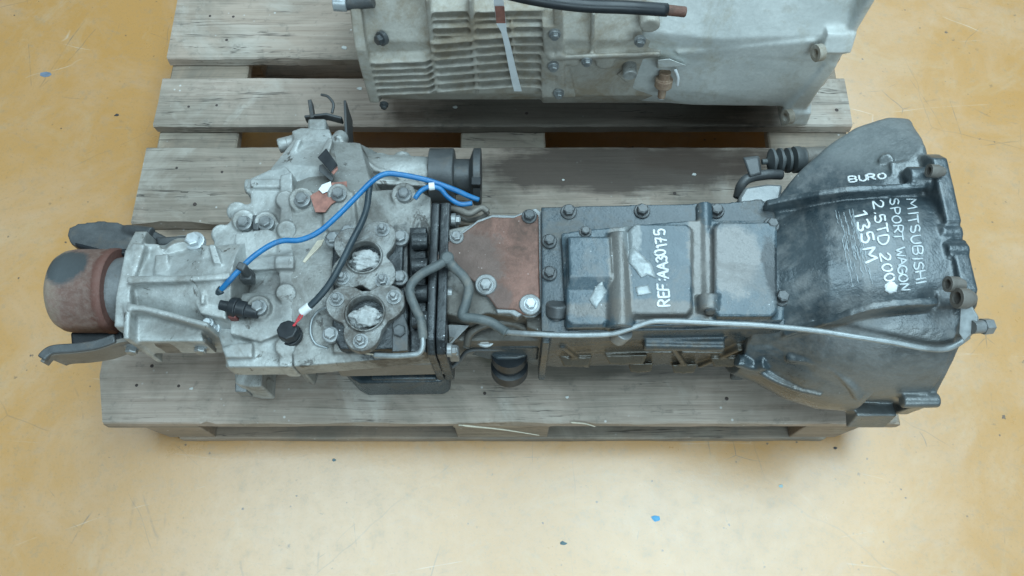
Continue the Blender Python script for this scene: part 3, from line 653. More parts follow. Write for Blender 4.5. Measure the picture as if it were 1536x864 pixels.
# ---- shift rod fork at the far left corner
bm = BM()
pb(bm, 461, 177, 489, 196, .285, .255)
fk = obj('shift_rod', bm, M['alu'], gb, bev=.004)
bm = BM(); wall(bm, [P(457, 176, .275)[:2], P(490, 172, .275)[:2], P(513, 178, .275)[:2]], .278, .262, .004)
wall(bm, [P(464, 149, .28)[:2], P(468, 176, .28)[:2]], .28, .262, .006); wall(bm, [P(517, 150, .29)[:2], P(519, 208, .29)[:2]], .29, .235, .004)
obj('rod_fork', bm, M['dark_steel'], fk, bev=.001)
bm = BM(); tube(bm, [P(482, 142, .28), P(492, 145, .283), P(500, 156, .283), P(498, 170, .278)], .0022, 8); obj('hook_wire', bm, M['dark_steel'], fk, sharp=None)

# ---- arm towards the front output and the output flange
bm = BM()
hull(bm, [P(497, 212, .30), P(538, 214, .30), P(550, 228, .285), P(520, 276, .32), P(505, 280, .32), (-.24, .58, .19), (-.17, .58, .19), (-.18, .66, .2), (-.23, .66, .2)])
q0 = P(545, 250, .262); q1 = P(690, 268, .262); q1.y = q0.y = .605
cyl(bm, (q0.x-.01, .605, .252), (q1.x-.03, .605, .252), .036, .03, 28)
wall(bm, [P(535, 228, .29)[:2], P(560, 252, .29)[:2], P(600, 262, .29)[:2], P(625, 262, .29)[:2]], [.298, .29, .285, .282], .2, .007)
wall(bm, [P(520, 275, .29)[:2], P(560, 272, .29)[:2], P(640, 272, .29)[:2]], [.31, .29, .282], .2, .007)
cyl(bm, P(572, 235, .26), P(572, 252, .26), .012); cyl(bm, P(604, 232, .26), P(604, 256, .26), .012); pb(bm, 572, 240, 606, 262, .27, .21)
cyl(bm, P(505, 215, .295), P(513, 205, .285), .012)
oarm = cast('output_housing', bm, M['alu'], gb, .0024, 2, .0005)
xf = P(642, 265, .28).x
bm = BM(); spin(bm, [(0, .025), (0, .043), (.035, .043), (.037, .041), (.037, .027), (.06, .027), (.066, .043), (.077, .043), (.077, .02)], (xf, .607, .25), (1, 0, 0), 40)
ofl = obj('output_flange', bm, M['dark_steel'], gb, bev=.001, sharp=30)
bm = BM(); box(bm, xf+.064, xf+.078, .573, .586, .268, .287); obj('flange_lug', bm, M['black_plastic'], ofl, bev=.001)

# ---- tail housing and drum
bm = BM()
xr, xl = P(335, 430, .35).x, P(200, 430, .36).x
spin(bm, [(xl-.012, .042), (xl+.01, .052), (xl+.06, .058), (xr+.02, .066), (xr+.03, .03)], (0, AY+.002, AZ), (1, 0, 0), 40)
xprism(bm, [(AY-.068, .27), (AY-.065, .365), (AY-.03, .375), (AY+.035, .375), (AY+.07, .36), (AY+.072, .27), (AY+.03, .235), (AY-.03, .235)], xl-.012, xl+.004)
def tp(pts, zt, zb): pp(bm, pts, zt, zb)
xprism(bm, [(AY-.066, .26), (AY-.066, .335), (AY-.05, .345), (AY+.05, .345), (AY+.062, .335), (AY+.062, .26)], xl, xr)
tp([(190, 414), (300, 412), (345, 408), (345, 418), (300, 421), (190, 424)], .385, .33)
tp([(192, 455), (215, 457), (312, 483), (312, 491), (215, 466), (190, 464)], .376, .33)
tp([(186, 420), (196, 420), (193, 508), (184, 508)], .374, .27); tp([(199, 364), (217, 366), (200, 424), (186, 424)], .374, .27)
tp([(232, 382), (252, 380), (252, 412), (230, 412)], .372, .3); tp([(206, 364), (240, 366), (236, 374), (206, 374)], .362, .3)
cyl(bm, P(275, 392, .345), P(275, 380, .30), .026); cyl(bm, P(240, 378, .35), P(240, 410, .35), .012)
tp([(300, 365), (330, 372), (336, 392), (318, 408), (305, 400)], .372, .3); tp([(312, 366), (322, 366), (332, 395), (320, 395)], .382, .3)
tp([(280, 425), (300, 420), (338, 440), (338, 478), (300, 470)], .366, .3); tp([(300, 425), (306, 425), (306, 455), (300, 455)], .374, .3)
tp([(205, 470), (300, 492), (305, 512), (205, 512)], .352, .3)
th = cast('tail_housing', bm, M['alu'], gb, .0019, 1, .0004)
pbolt(292, 362, .352, th, 'bolt_bright', 1.5); pbolt(278, 372, .345, th, 'bolt', 1.)
bolt(P(305, 515, .325), th, 'bolt', 1.15, d=(0, -1, .3)); bolt(P(322, 492, .34), th, 'bolt_bright', .9, d=(-.3, -.3, 1)); bolt(P(312, 484, .352), th, 'bolt_bright', .8)
bm = BM(); pp(bm, [(232, 355), (285, 352), (286, 366), (236, 368)], .335, .29); obj('linkage', bm, M['dark_steel'], th, bev=.003)
bm = BM(); spin(bm, [(-.540, .030), (-.53, .044), (-.505, .047), (-.475, .05)], (0, AY+.003, AZ), (1, 0, 0), 32); obj('output_shaft', bm, M['steel'], gb, bev=.001)
bm = BM(); spin(bm, [(-.604, 0), (-.604, .03), (-.602, .042), (-.597, .050), (-.589, .0545), (-.578, .0562), (-.534, .0565), (-.533, .0575), (-.525, .0575), (-.523, .0555), (-.523, .034), (-.545, .03), (-.545, 0)], (0, AY+.003, AZ), (1, 0, 0), 72)
obj('output_drum', bm, M['rust_drum'], gb, sharp=45)
# mounting arms either side of the drum
bm = BM()
up = [(100, 352), (103, 342), (118, 335), (150, 331), (176, 333), (190, 339), (204, 346), (222, 343), (230, 349), (228, 357), (196, 358), (196, 381), (156, 380), (122, 374), (106, 366)]
pp(bm, up, .33, .305)
tube(bm, [P(190, 346, .325), P(210, 347, .33), P(229, 350, .332)], .0085, 12)
ua = cast('mount_arm', bm, M['dark_steel'], gb, .002, 3)
bm = BM(); pp(bm, [(110, 362), (150, 372), (196, 372), (196, 382), (150, 381), (112, 370)], .333, .29); obj('arm_edge', bm, M['black_plastic'], ua, bev=.004)
bm = BM(); wall(bm, [P(226, 350, .33)[:2], P(250, 362, .33)[:2], P(290, 366, .33)[:2]], .33, .3, .012); obj('arm_tail', bm, M['dark_steel'], ua, bev=.003)
bm = BM()
path = [(62, 543), (70, 534), (82, 529), (110, 527), (140, 523), (158, 518), (178, 511), (200, 509), (240, 512), (280, 510), (308, 511)]
pz = .345
cs = smooth_path([P(a, b, pz) for a, b in path], 4)
wall(bm, [q[:2] for q in cs], pz, [pz-.014 if i < 5 else pz-.042 for i in range(len(cs))], .0055)
la = obj('mount_arm', bm, M['tan_steel'], gb, bev=.0012)
bm = BM(); cs2 = [q+Vector((0, .004, 0)) for q in cs[:24]]; wall(bm, [q[:2] for q in cs2], pz+.004, pz-.004, .012); obj('arm_edge', bm, M['dark_steel'], la, bev=.002)
bolt(P(199, 521, .325), la, 'bolt', 1.2, d=(0, -1, .2)); bolt(P(302, 520, .325), la, 'bolt', 1.2, d=(0, -1, .2))
bm = BM(); pp(bm, [(104, 497), (184, 494), (186, 512), (150, 519), (106, 519)], .300, .25); obj('rubber_mount', bm, M['black_plastic'], gb, bev=.004)

# ---- shifter towers
def tower(cx, cy, z, rpx, lobes, label):
    c = P(cx, cy, z); r = (P(cx+rpx, cy, z)-c).x
    outl = []
    for i in range(60):
        a = 2*math.pi*i/60; rr = r*1.36
        for (lx, ly) in lobes:
            lp = P(lx, ly, z)-c; la_ = math.atan2(lp.y, lp.x); ll = lp.length+.0125
            d = abs((a-la_+math.pi) % (2*math.pi)-math.pi)
            if d < .95: rr = max(rr, r*1.25+(ll-r*1.25)*max(0, math.cos(d/.95*math.pi/2))**1.1)
        outl.append((rr*math.cos(a), rr*math.sin(a)))
    bm = BM(); n = 60
    inn = [(r*math.cos(2*math.pi*i/n), r*math.sin(2*math.pi*i/n)) for i in range(n)]
    O0 = [bm.verts.new((c.x+x, c.y+y, z-.012)) for x, y in outl]; O1 = [bm.verts.new((c.x+x, c.y+y, z)) for x, y in outl]
    M1 = [bm.verts.new((c.x+x*1.14, c.y+y*1.14, z)) for x, y in inn]; M2 = [bm.verts.new((c.x+x*1.08, c.y+y*1.08, z+.0045)) for x, y in inn]
    I1 = [bm.verts.new((c.x+x, c.y+y, z+.003)) for x, y in inn]; I0 = [bm.verts.new((c.x+x*.94, c.y+y*.94, z-.03)) for x, y in inn]
    ce = bm.verts.new((c.x, c.y, z-.03))
    for A, B in ((O0, O1), (O1, M1), (M1, M2), (M2, I1), (I1, I0)):
        for i in range(n): bm.faces.new((A[i], A[(i+1) % n], B[(i+1) % n], B[i]))
    for i in range(n): bm.faces.new((I0[i], I0[(i+1) % n], ce))
    o = obj('shifter_flange', bm, M['plate'], gb, bev=.0012, sharp=30)
    for (lx, ly) in lobes[:3]: pbolt(lx, ly, z+.0005, o, 'bolt', 1.0, kind='nut')
    return o, c, r
t1, c1, r1 = tower(546, 386, .381, 25, [(514, 417), (574, 421), (574, 345), (519, 357)], '')
t2, c2, r2 = tower(548, 470, .385, 27, [(541, 512), (591, 446), (505, 449)], '')
# case pads under the towers
bm = BM(); pp(bm, [(500, 350), (590, 344), (606, 360), (604, 430), (500, 436), (497, 400)], .369, .345); cast('tower_seat', bm, M['alu_oily'], gb, .0022, 3, .0012)
bm = BM(); pp(bm, [(498, 440), (606, 432), (612, 470), (605, 524), (510, 524), (498, 500)], .3725, .345); cast('tower_seat', bm, M['alu_oily'], gb, .0022, 3, .0012)
for (px, py, m, s) in ((500, 359, 'bolt', 1.25), (522, 348, 'bolt', 1.15), (601, 357, 'bolt', 1.25), (600, 417, 'bolt', 1.2), (600, 499, 'bolt_dark', 1.3), (496, 502, 'bolt', 1.2)): pbolt(px, py, .3705, tcase, m, s)
bm = BM(); pp(bm, [(588, 488), (594, 470), (606, 470), (612, 490), (612, 526), (588, 528)], .3755, .369); obj('pipe_clip', bm, M['dark_steel'], gb, bev=.0012)
bm = BM(); pb(bm, 614, 340, 640, 528, .366, .33); cast('oily_ledge', bm, M['alu_oily'], gb, .0022, 3, .0015)
for (cy_, hh) in ((362, .374), (400, .378), (440, .372), (480, .376)):
    bm = BM(); cyl(bm, P(618, cy_, hh), P(642, cy_, hh), .011, seg=18); obj('rail_boss', bm, M['alu_oily'], gb, bev=.001)
# dark pan and the lower near side of the transfer case
bm = BM(); pp(bm, [(508, 548), (672, 541), (671, 566), (662, 573), (540, 575), (528, 568)], .215, .146); obj('lower_pan', bm, M['black_low'], gb, bev=.004)
bm = BM(); pp(bm, [(500, 528), (640, 534), (672, 536), (672, 546), (500, 550)], .30, .25); obj('lower_ledge', bm, M['tan_steel'], gb, bev=.003)
bm = BM(); pb(bm, 556, 560, 655, 569, .222, .20); obj('pan_rail', bm, M['black_low'], gb, bev=.003)
# rubber mount block by the adapter
bm = BM(); c = P(764, 527, .262); spin(bm, [(0, .0), (0, .026), (.018, .026), (.02, .02), (.034, .02), (.036, .025), (.052, .025), (.052, 0)], (c.x, c.y-.014, c.z-.05), (0, .25, 1), 28); obj('rubber_mount', bm, M['black_plastic'], gb, sharp=40)
bm = BM(); pp(bm, [(722, 505), (790, 502), (790, 534), (775, 538), (745, 538), (728, 524)], .268, .25); mb = obj('mount_bracket', bm, M['black_low'], gb, bev=.003)
bolt(P(728, 505, .315), mb, 'bolt_bright', 1.6, d=(-.1, -.3, 1))
bm = BM(); pp(bm, [(690, 488), (812, 492), (812, 522), (730, 520), (700, 512)], .300, .24); obj('adapter_skirt', bm, M['black_low'], gb, bev=.006)
bm = BM(); tube(bm, [P(700, 520, .325), P(706, 500, .34), P(730, 487, .345), P(765, 484, .345), P(800, 498, .33)], .005, 10); obj('reinforcing_rib', bm, M['alu_mid'], ah, sharp=None)
bm = BM(); hull(bm, [P(672, 487, .352), P(704, 488, .352), P(675, 518, .34), P(672, 487, .345), P(704, 488, .345), P(675, 518, .333)]); obj('gusset', bm, M['steel'], gb, bev=.001)
bm = BM(); tube(bm, [P(560, 548, .25), P(620, 556, .25), P(672, 552, .26), P(690, 540, .27), P(704, 526, .285), P(740, 524, .285), P(765, 522, .285)], .0035, 8); obj('lower_pipe', bm, M['dark_steel'], gb, sharp=None)
bm = BM(); pb(bm, 672, 517, 688, 533, .33, .3); obj('pipe_clip', bm, M['steel'], gb, bev=.002)
bm = BM(); tube(bm, [P(672, 312, .352), P(690, 316, .36), P(705, 320, .362), P(722, 312, .362), P(732, 318, .36)], .0045, 10); tube(bm, [P(674, 318, .348), P(700, 330, .34), P(722, 327, .35), P(732, 318, .36)], .0035, 10); obj('vent_pipe', bm, M['tan_steel'], gb, sharp=None)
bm = BM(); pb(bm, 672, 322, 686, 340, .36, .33); obj('pipe_clip', bm, M['steel'], gb, bev=.002)
bm = BM(); tube(bm, [P(491, 461, .371), P(478, 466, .362), P(468, 480, .358), P(466, 500, .356), P(474, 516, .354), P(492, 522, .352)], .0016, 8); obj('spring_wire', bm, M['pipe'], gb, sharp=None)

# ---- hoses, pipe and cables
zh = .395
bm = BM(); spin(bm, [(-.02, .006), (0, .0065), (.002, .0085), (.006, .0085), (.008, .006), (.008, 0)], P(671, 389, zh), (0, 0, 1), 20); obj('breather_union', bm, M['hose'], gb, bev=.0005)
bm = BM(); tube(bm, [P(671, 389, zh), P(657, 398, zh+.003), P(634, 410, .397), P(618, 425, .394), P(615, 440, .392), P(622, 460, .392), P(631, 480, .391), P(634, 500, .388), P(634, 508, .386)], .0058, 12); obj('breather_hose', bm, M['hose'], gb, sharp=None)
bm = BM(); tube(bm, [P(671, 389, zh), P(682, 402, zh+.002), P(696, 416, .392), P(703, 432, .388), P(699, 455, .383), P(694, 474, .379), P(715, 478, .379), P(735, 483, .377), P(748, 491, .377), P(760, 499, .379)], .0062, 12); obj('breather_hose', bm, M['hose'], gb, sharp=None)
bm = BM(); tube(bm, [P(634, 503, .389), P(634, 520, .387), P(628, 530, .384), P(612, 533, .382), P(585, 534, .377), P(562, 533, .370)], .0034, 10); obj('breather_pipe', bm, M['pipe'], gb, sharp=None)
bm = BM(); tube(bm, [P(755, 498, .376), P(800, 501, .392), P(860, 503, .396), P(915, 501, .398), P(945, 493, .402), P(975, 483, .406), P(1010, 482, .408), P(1080, 485, .41), P(1140, 488, .414), P(1215, 495, .424), P(1270, 503, .432), P(1330, 512, .432), P(1385, 522, .427), P(1415, 524, .423), P(1435, 517, .423), P(1452, 505, .423)], .0034, 10); obj('breather_pipe', bm, M['pipe'], gb, sharp=None)
bm = BM(); tube(bm, [P(320, 452, .352), P(330, 437, .372), P(345, 420, .385), P(362, 402, .388), P(380, 385, .388), P(405, 368, .386), P(425, 361, .386), P(450, 360, .386), P(478, 348, .388), P(505, 325, .39), P(532, 298, .392), P(558, 272, .392), P(578, 261, .39), P(600, 262, .385), P(640, 270, .375), P(680, 284, .365), P(705, 295, .355), P(718, 300, .35)], .0037, 12); cab = obj('blue_cable', bm, M['blue'], gb, sharp=None)
bm = BM(); tube(bm, [P(319, 453, .352), P(325, 444, .364), P(333, 434, .376)], .0056, 10); obj('cable_end_sleeve', bm, M['grey_cable'], cab, sharp=None)
bm = BM(); tube(bm, [P(622, 298, .372), P(632, 286, .374), P(645, 280, .375), P(660, 283, .372), P(672, 296, .366), P(690, 306, .362), P(708, 305, .36)], .0033, 12); obj('blue_cable', bm, M['blue'], gb, sharp=None)
bm = BM(); cyl(bm, P(643, 280, .375), P(652, 279, .375), .0052); obj('cable_tape', bm, M['white'], gb, bev=.001)
bm = BM(); tube(bm, [P(555, 276, .386), P(553, 290, .388), P(550, 312, .39), P(542, 335, .394), P(528, 362, .398), P(512, 395, .398), P(495, 425, .392), P(478, 446, .384), P(462, 462, .376)], .0043, 12); dc = obj('dark_cable', bm, M['grey_cable'], gb, sharp=None)
bm = BM(); cyl(bm, P(465, 459, .378), P(452, 469, .372), .0056, seg=14); obj('cable_tape', bm, M['white'], dc, bev=.001)
def wires(a, b, n=3):
    a, b = Vector(a), Vector(b)
    for i in range(n):
        o1 = Vector((random.uniform(-1, 1), random.uniform(-1, 1), random.uniform(-.3, 1)))*.0035; o2 = Vector((random.uniform(-1, 1), random.uniform(-1, 1), 0))*.003
        bm = BM(); tube(bm, [a+o2*.5, (a+b)/2+o1*1.4, b+o2], .0011, 6); obj('red_wire', bm, M['red_wire'], gb, sharp=None)
wires(P(453, 468, .372), P(440, 490, .378)); wires(P(322, 452, .354), P(338, 458, .36))
bm = BM(); c = P(438, 505, .352); spin(bm, [(-.01, .011), (.006, .011), (.008, .0135), (.02, .0135), (.022, .0125), (.022, 0)], c, (-.05, .1, 1), 8); spin(bm, [(.0, .0145), (.007, .0145)], c, (-.05, .1, 1), 20); obj('switch', bm, M['black_plastic'], gb, bev=.001)
a, b = P(332, 457, .362), P(376, 467, .362); bm = BM(); d_ = b-a
spin(bm, [(0, .009), (.012, .0095), (.0125, .0125), (.022, .0135), (.0225, .011), (.034, .011), (.0345, .0085), (.05, .0075)], a, d_, 16); sw = obj('switch', bm, M['black_plastic'], gb, bev=.0008)
bm = BM(); pb(bm, 341, 470, 354, 477, .364, .35); obj('switch_seal', bm, plain('dark_red_rubber', (.16, .05, .045), .6), sw, bev=.002)
bm = BM(); wall(bm, [P(356, 397, .394)[:2], P(368, 402, .394)[:2]], .396, .355, .010); pb(bm, 358, 402, 377, 419, .372, .352); obj('cable_clip', bm, M['dark_steel'], gb, bev=.002)

# tape patches
def patch(px, z, m, name, parent, th=.0012, tilt=(0, 0)):
    bm = BM(); c = P(*px[0], z); pts = [P(a, b, z) for a, b in px]
    A = [bm.verts.new(q+Vector((0, 0, (q.x-c.x)*tilt[0]+(q.y-c.y)*tilt[1]))) for q in pts]; B = [bm.verts.new(v.co-Vector((0, 0, th))) for v in A]
    bm.faces.new(A); bm.faces.new(B[::-1]); n = len(A)
    for i in range(n): bm.faces.new((A[i], B[i], B[(i+1) % n], A[(i+1) % n]))
    return obj(name, bm, M[m], parent)
patch([(465, 293), (480, 285), (497, 283), (497, 274), (520, 272), (521, 284), (508, 300), (497, 306), (488, 318), (473, 318)], .3605, 'copper_tape', 'tape_patch', gb)
patch([(483, 277), (496, 272), (498, 284), (484, 290), (478, 284)], .3635, 'white', 'tape_patch', gb)
bm = BM(); hull(bm, [P(476, 236, .352), P(489, 222, .352), P(507, 248, .352), P(496, 258, .352), P(480, 240, .335), P(492, 228, .335), P(503, 252, .335)]); obj('label_tag', bm, M['black_plastic'], gb, bev=.001)
patch([(479, 248), (484, 246), (500, 266), (498, 272), (478, 256)], .344, 'dark_steel', 'label_tag', gb)
patch([(497, 258), (506, 249), (507, 254), (500, 262)], .349, 'copper_tape', 'label_tag', gb)
patch([(454, 392), (466, 375), (476, 361), (486, 359), (482, 368), (468, 382), (457, 394)], .3535, 'straw', 'chipped_patch', gb, .0016)

# ---- paint and wear laid on the real surfaces
def bvh(o):
    me_ = o.data; Mx = WORLD[o]; return BVHTree.FromPolygons([Mx @ v.co for v in me_.vertices], [tuple(p.vertices) for p in me_.polygons])
def hit(tr, px, py):
    d = ray(px, py).normalized(); r = tr.ray_cast(CAM, d); return r[0], r[1]
GL = {'A': [[(0, 0), (.4, 1), (.8, 0)], [(.16, .38), (.66, .38)]], 'B': [[(0, 0), (0, 1), (.5, 1), (.65, .8), (.5, .55), (0, .52)], [(.5, .55), (.72, .3), (.55, 0), (0, 0)]],
 'D': [[(0, 0), (0, 1), (.4, 1), (.7, .7), (.7, .3), (.4, 0), (0, 0)]], 'E': [[(.6, 1), (0, 1), (0, 0), (.6, 0)], [(0, .52), (.5, .52)]], 'F': [[(.6, 1), (0, 1), (0, 0)], [(0, .52), (.5, .52)]],
 'G': [[(.7, .85), (.4, 1), (.1, .8), (0, .4), (.2, .05), (.5, 0), (.72, .2), (.72, .45), (.42, .45)]], 'H': [[(0, 0), (0, 1)], [(.65, 0), (.65, 1)], [(0, .5), (.65, .5)]], 'I': [[(.2, 0), (.2, 1)]],
 'M': [[(0, 0), (.08, 1), (.42, .35), (.76, 1), (.85, 0)]], 'N': [[(0, 0), (.05, 1), (.6, 0), (.65, 1)]], 'O': [[(.35, 1), (.08, .8), (0, .45), (.15, .08), (.42, 0), (.66, .25), (.68, .65), (.55, .93), (.35, 1)]],
 'P': [[(0, 0), (0, 1), (.45, 1), (.62, .78), (.45, .52), (0, .48)]], 'R': [[(0, 0), (0, 1), (.45, 1), (.62, .78), (.45, .55), (0, .5)], [(.25, .5), (.65, 0)]],
 'S': [[(.6, .88), (.35, 1), (.08, .85), (.12, .6), (.5, .45), (.62, .2), (.4, 0), (.05, .1)]], 'T': [[(0, 1), (.7, 1)], [(.35, 1), (.35, 0)]], 'U': [[(0, 1), (.02, .3), (.25, 0), (.5, .08), (.65, .35), (.65, 1)]],
 'W': [[(0, 1), (.18, 0), (.42, .7), (.66, 0), (.85, 1)]], '0': [[(.3, 1), (.05, .75), (.02, .35), (.22, 0), (.48, .1), (.6, .45), (.55, .85), (.3, 1)]], '1': [[(.05, .8), (.25, 1), (.25, 0)]],
 '2': [[(.02, .78), (.2, 1), (.5, .92), (.55, .65), (.3, .3), (0, 0), (.65, .03)]], '3': [[(.05, .9), (.35, 1), (.55, .8), (.3, .55), (.6, .32), (.45, .03), (.05, .08)]],
 '5': [[(.55, 1), (.1, .98), (.06, .56), (.4, .62), (.6, .35), (.42, .02), (.02, .08)]], '7': [[(.0, .95), (.6, 1), (.28, 0)], [(.15, .5), (.52, .52)]], '.': [[(.1, 0), (.14, .06)]], ':': [[(.12, .18), (.16, .22)], [(.12, .68), (.16, .72)]], ' ': []}
def letter(name, text, start, end, h, width, tr, parent, cond=1.0, jit=.085, m='paint'):
    s, e = Vector(start), Vector(end); adv = e-s; Ld = adv.length; adv.normalize(); up = Vector((adv.y, -adv.x))
    wd = {'.': .35, ':': .5, 'I': .45, '1': .5, ' ': .55, 'M': 1.05, 'W': 1.05}
    tot = sum(wd.get(c, .88) for c in text); k = Ld/tot; x = 0; bm = BM(); rs = random.Random(hash(text) % 1000 if False else len(text)*7+3)
    def drape(pts):
        out = []
        for p in pts:
            q, n = hit(tr, p.x, p.y)
            if q is not None:
                if n.dot(q-CAM) > 0: n = -n
                out.append((q+n*.0006, n))
        return out
    for c in text:
        jx, jy, tl = rs.uniform(-jit, jit), rs.uniform(-jit, jit), rs.uniform(-.12, .12)
        for st in GL[c]:
            pp_ = []
            for (u, v) in st:
                u2 = u*k+v*tl*h; pp_.append(s+adv*(x+u2+jx*k)+up*((v+jy)*h))
            pth = smooth_path([Vector((p.x, p.y, 0)) for p in pp_], 6) if len(pp_) > 2 and c in 'SOCGU0235DBPR' else None
            if pth is None:
                pth = []
                for a_, b_ in zip(pp_[:-1], pp_[1:]):
                    for i in range(6): pth.append(Vector((*(a_+(b_-a_)*i/6), 0)))
                pth.append(Vector((*pp_[-1], 0)))
            D = drape(pth)
            if len(D) < 2: continue
            prev = None; n = len(D)
            for i, (q, nn) in enumerate(D):
                t_ = (D[min(i+1, n-1)][0]-D[max(i-1, 0)][0])
                if t_.length < 1e-6: continue
                sd = nn.cross(t_.normalized())*width*.5*(1+.45*mnoise.noise(Vector((i*.55, x*.3, 2))))
                a_, b_ = bm.verts.new(q+sd), bm.verts.new(q-sd)
                if prev: bm.faces.new((prev[0], a_, b_, prev[1]))
                prev = (a_, b_)
            for q, nn in D:                                             # round marker nib
                pass
            for q, nn in (D[0], D[-1]):
                f1, f2, _ = frame(nn); bm.faces.new([bm.verts.new(q+(f1*math.cos(j*math.pi/4)+f2*math.sin(j*math.pi/4))*width*.52+nn*.0001) for j in range(8)])
        x += wd.get(c, .88)*k
    me_ = bpy.data.meshes.new(name); bm.to_mesh(me_); bm.free(); me_.materials.append(M[m]); finish(me_)
    o = bpy.data.objects.new(name, me_); link(o, name, parent, Matrix.Identity(4))
    so = o.modifiers.new('thick', 'SOLIDIFY'); so.thickness = .0004; so.offset = 0
    return o
TB, TV = bvh(bell), bvh(cov)
letter('lettering', 'REF:AA30175', (1004, 458), (996, 340), 16, .0027, TV, cov)
letter('lettering', 'MITSUBISHI', (1360, 300), (1374, 430), 14, .0019, TB, bell, m='faint_paint')
letter('lettering', 'SPORT WAGON', (1334, 299), (1352, 440), 13, .0019, TB, bell, m='faint_paint')
letter('lettering', '2.5TD 2000', (1309, 303), (1329, 442), 15, .0022, TB, bell)
letter('lettering', '135M', (1283, 321), (1299, 398), 18, .0028, TB, bell)
letter('lettering', 'BURO', (1275, 273), (1331, 268), 8, .0025, TB, bell)
def splat(name, px, tr, parent, m, off=.0006):
    """a flake or bare patch that follows the surface"""
    bm = BM(); c = Vector((sum(p[0] for p in px)/len(px), sum(p[1] for p in px)/len(px))); rings = []
    dense = []
    for i in range(len(px)):
        a_, b_ = Vector(px[i]), Vector(px[(i+1) % len(px)])
        for k_ in range(4):
            p = a_+(b_-a_)*k_/4; dense.append(p+Vector((mnoise.noise(Vector((p.x*.31, p.y*.31, 1))), mnoise.noise(Vector((p.x*.31, p.y*.31, 5)))))*1.6)
    for f in (1, .66, .33):
        rw = []
        for p in dense:
            q, n = hit(tr, *(c+(p-c)*f))
            if q is None: return
            if n.dot(q-CAM) > 0: n = -n
            rw.append(bm.verts.new(q+n*off))
        rings.append(rw)
    n_ = len(dense)
    for r_ in range(2):
        for i in range(n_): bm.faces.new((rings[r_][i], rings[r_][(i+1) % n_], rings[r_+1][(i+1) % n_], rings[r_+1][i]))
    bm.faces.new(rings[2])
    me_ = bpy.data.meshes.new(name); bm.to_mesh(me_); bm.free(); me_.materials.append(M[m]); finish(me_)
    o = bpy.data.objects.new(name, me_); link(o, name, parent, Matrix.Identity(4))
    so = o.modifiers.new('thick', 'SOLIDIFY'); so.thickness = .0004; so.offset = 0
splat('bare_patch', [(884, 450), (893, 430), (903, 422), (910, 438), (902, 452), (893, 464)], TV, cov, 'bare_patch')
splat('bare_patch', [(944, 375), (952, 372), (966, 385), (979, 400), (984, 418), (972, 412), (962, 416), (950, 402), (942, 392)], TV, cov, 'bare_patch')
splat('bare_patch', [(953, 431), (972, 427), (978, 440), (956, 444)], TV, cov, 'bare_patch')
for pts in ([(1329, 428), (1337, 421), (1346, 428), (1344, 438), (1334, 441), (1327, 436)],): splat('paint_blob', pts, TB, bell, 'paint', .0008)
sc = random.Random(5)
bm = BM()
for i in range(34):                                                   # pale scuffs beside the writing
    x0 = sc.uniform(1252, 1284); y0 = sc.uniform(312, 400); L_ = sc.uniform(14, 45); pr = None
    for k_ in range(8):
        q, n = hit(TB, x0+(y0+L_*k_/7-312)*.22+mnoise.noise(Vector((i, k_*.9, 0)))*2.4, y0+L_*k_/7)
        if q is None: continue
        if n.dot(q-CAM) > 0: n = -n
        sd = Vector((1, .1, 0)).normalized()*sc.uniform(.0001, .0007); a_, b_ = bm.verts.new(q+n*.0005+sd), bm.verts.new(q+n*.0005-sd)
        if pr: bm.faces.new((pr[0], a_, b_, pr[1]))
        pr = (a_, b_)
o = obj('scuff_marks', bm, plain('pale_scuff', (.26, .3, .32), .5, .1, .4, 200), bell, sharp=None)

# crumpled paper stuffed into the two shifter openings
def plug(c, r, z, seed, label):
    bm = BM(); bmesh.ops.create_icosphere(bm, subdivisions=5, radius=1)
    for v in bm.verts:
        p = v.co.copy(); q_ = Vector((p.x*.9, p.y*1.9, p.z*1.4))
        k_ = mnoise.noise(q_*1.1+Vector((seed, 0, 0))); f_ = 1-abs(mnoise.noise(q_*1.7+Vector((0, seed, 0))))*2; g_ = 1-abs(mnoise.noise(q_*3.7+Vector((2, seed, 3))))*2
        s_ = .82+.3*k_+.16*f_+.09*g_
        v.co = Vector((c.x+p.x*r*.98*s_, c.y-.003+p.y*r*.72*s_, z-.012+p.z*.017*s_))
    o = obj('paper_plug', bm, M['paper'], None, sharp=None); return tag(o, label, 'paper', 'paper plugs in the shifter openings')
plug(c1, r1, .381, 1.7, 'crumpled white paper plug in the far round opening, crossed by the dark cable')
plug(c2, r2, .385, 6.3, 'crumpled white paper plug in the near round opening beside the grey hose')
bm = BM(); curl(bm, P(501, 524, .357), P(566, 533, .358), .0022, .001, 6); o = obj('twig', bm, M['straw']); tag(o, 'thin pale wood sliver lying along the edge below the near round opening', 'wood sliver')

# ------------------------------------------------------------------ rear gearbox, partly in frame
rg = empty('gearbox', (.1, .9, PT), 'dusty beige ribbed gearbox on the far boards, cut off by the photo top', 'gearbox')
yf = .762
def zy(py, y=yf): return PY(768, py, y).z
bm = BM()
xa, xb, xc = PY(556, 100, yf).x, PY(822, 100, yf).x, PY(1000, 100, yf).x
sect = [(yf, .245), (yf+.02, .2), (yf+.08, .16), (1.02, .16), (1.08, .25), (1.08, .40), (1.0, .50), (.87, .50), (yf+.03, .43), (yf, .37)]
xprism(bm, sect, xa, xb)
sect2 = [(yf-.008, .25), (yf+.02, .19), (yf+.08, .16), (1.02, .16), (1.08, .25), (1.08, .40), (1.0, .52), (.87, .52), (yf+.03, .46), (yf-.01, .385)]
xprism(bm, sect2, xb-.005, xc+.03)
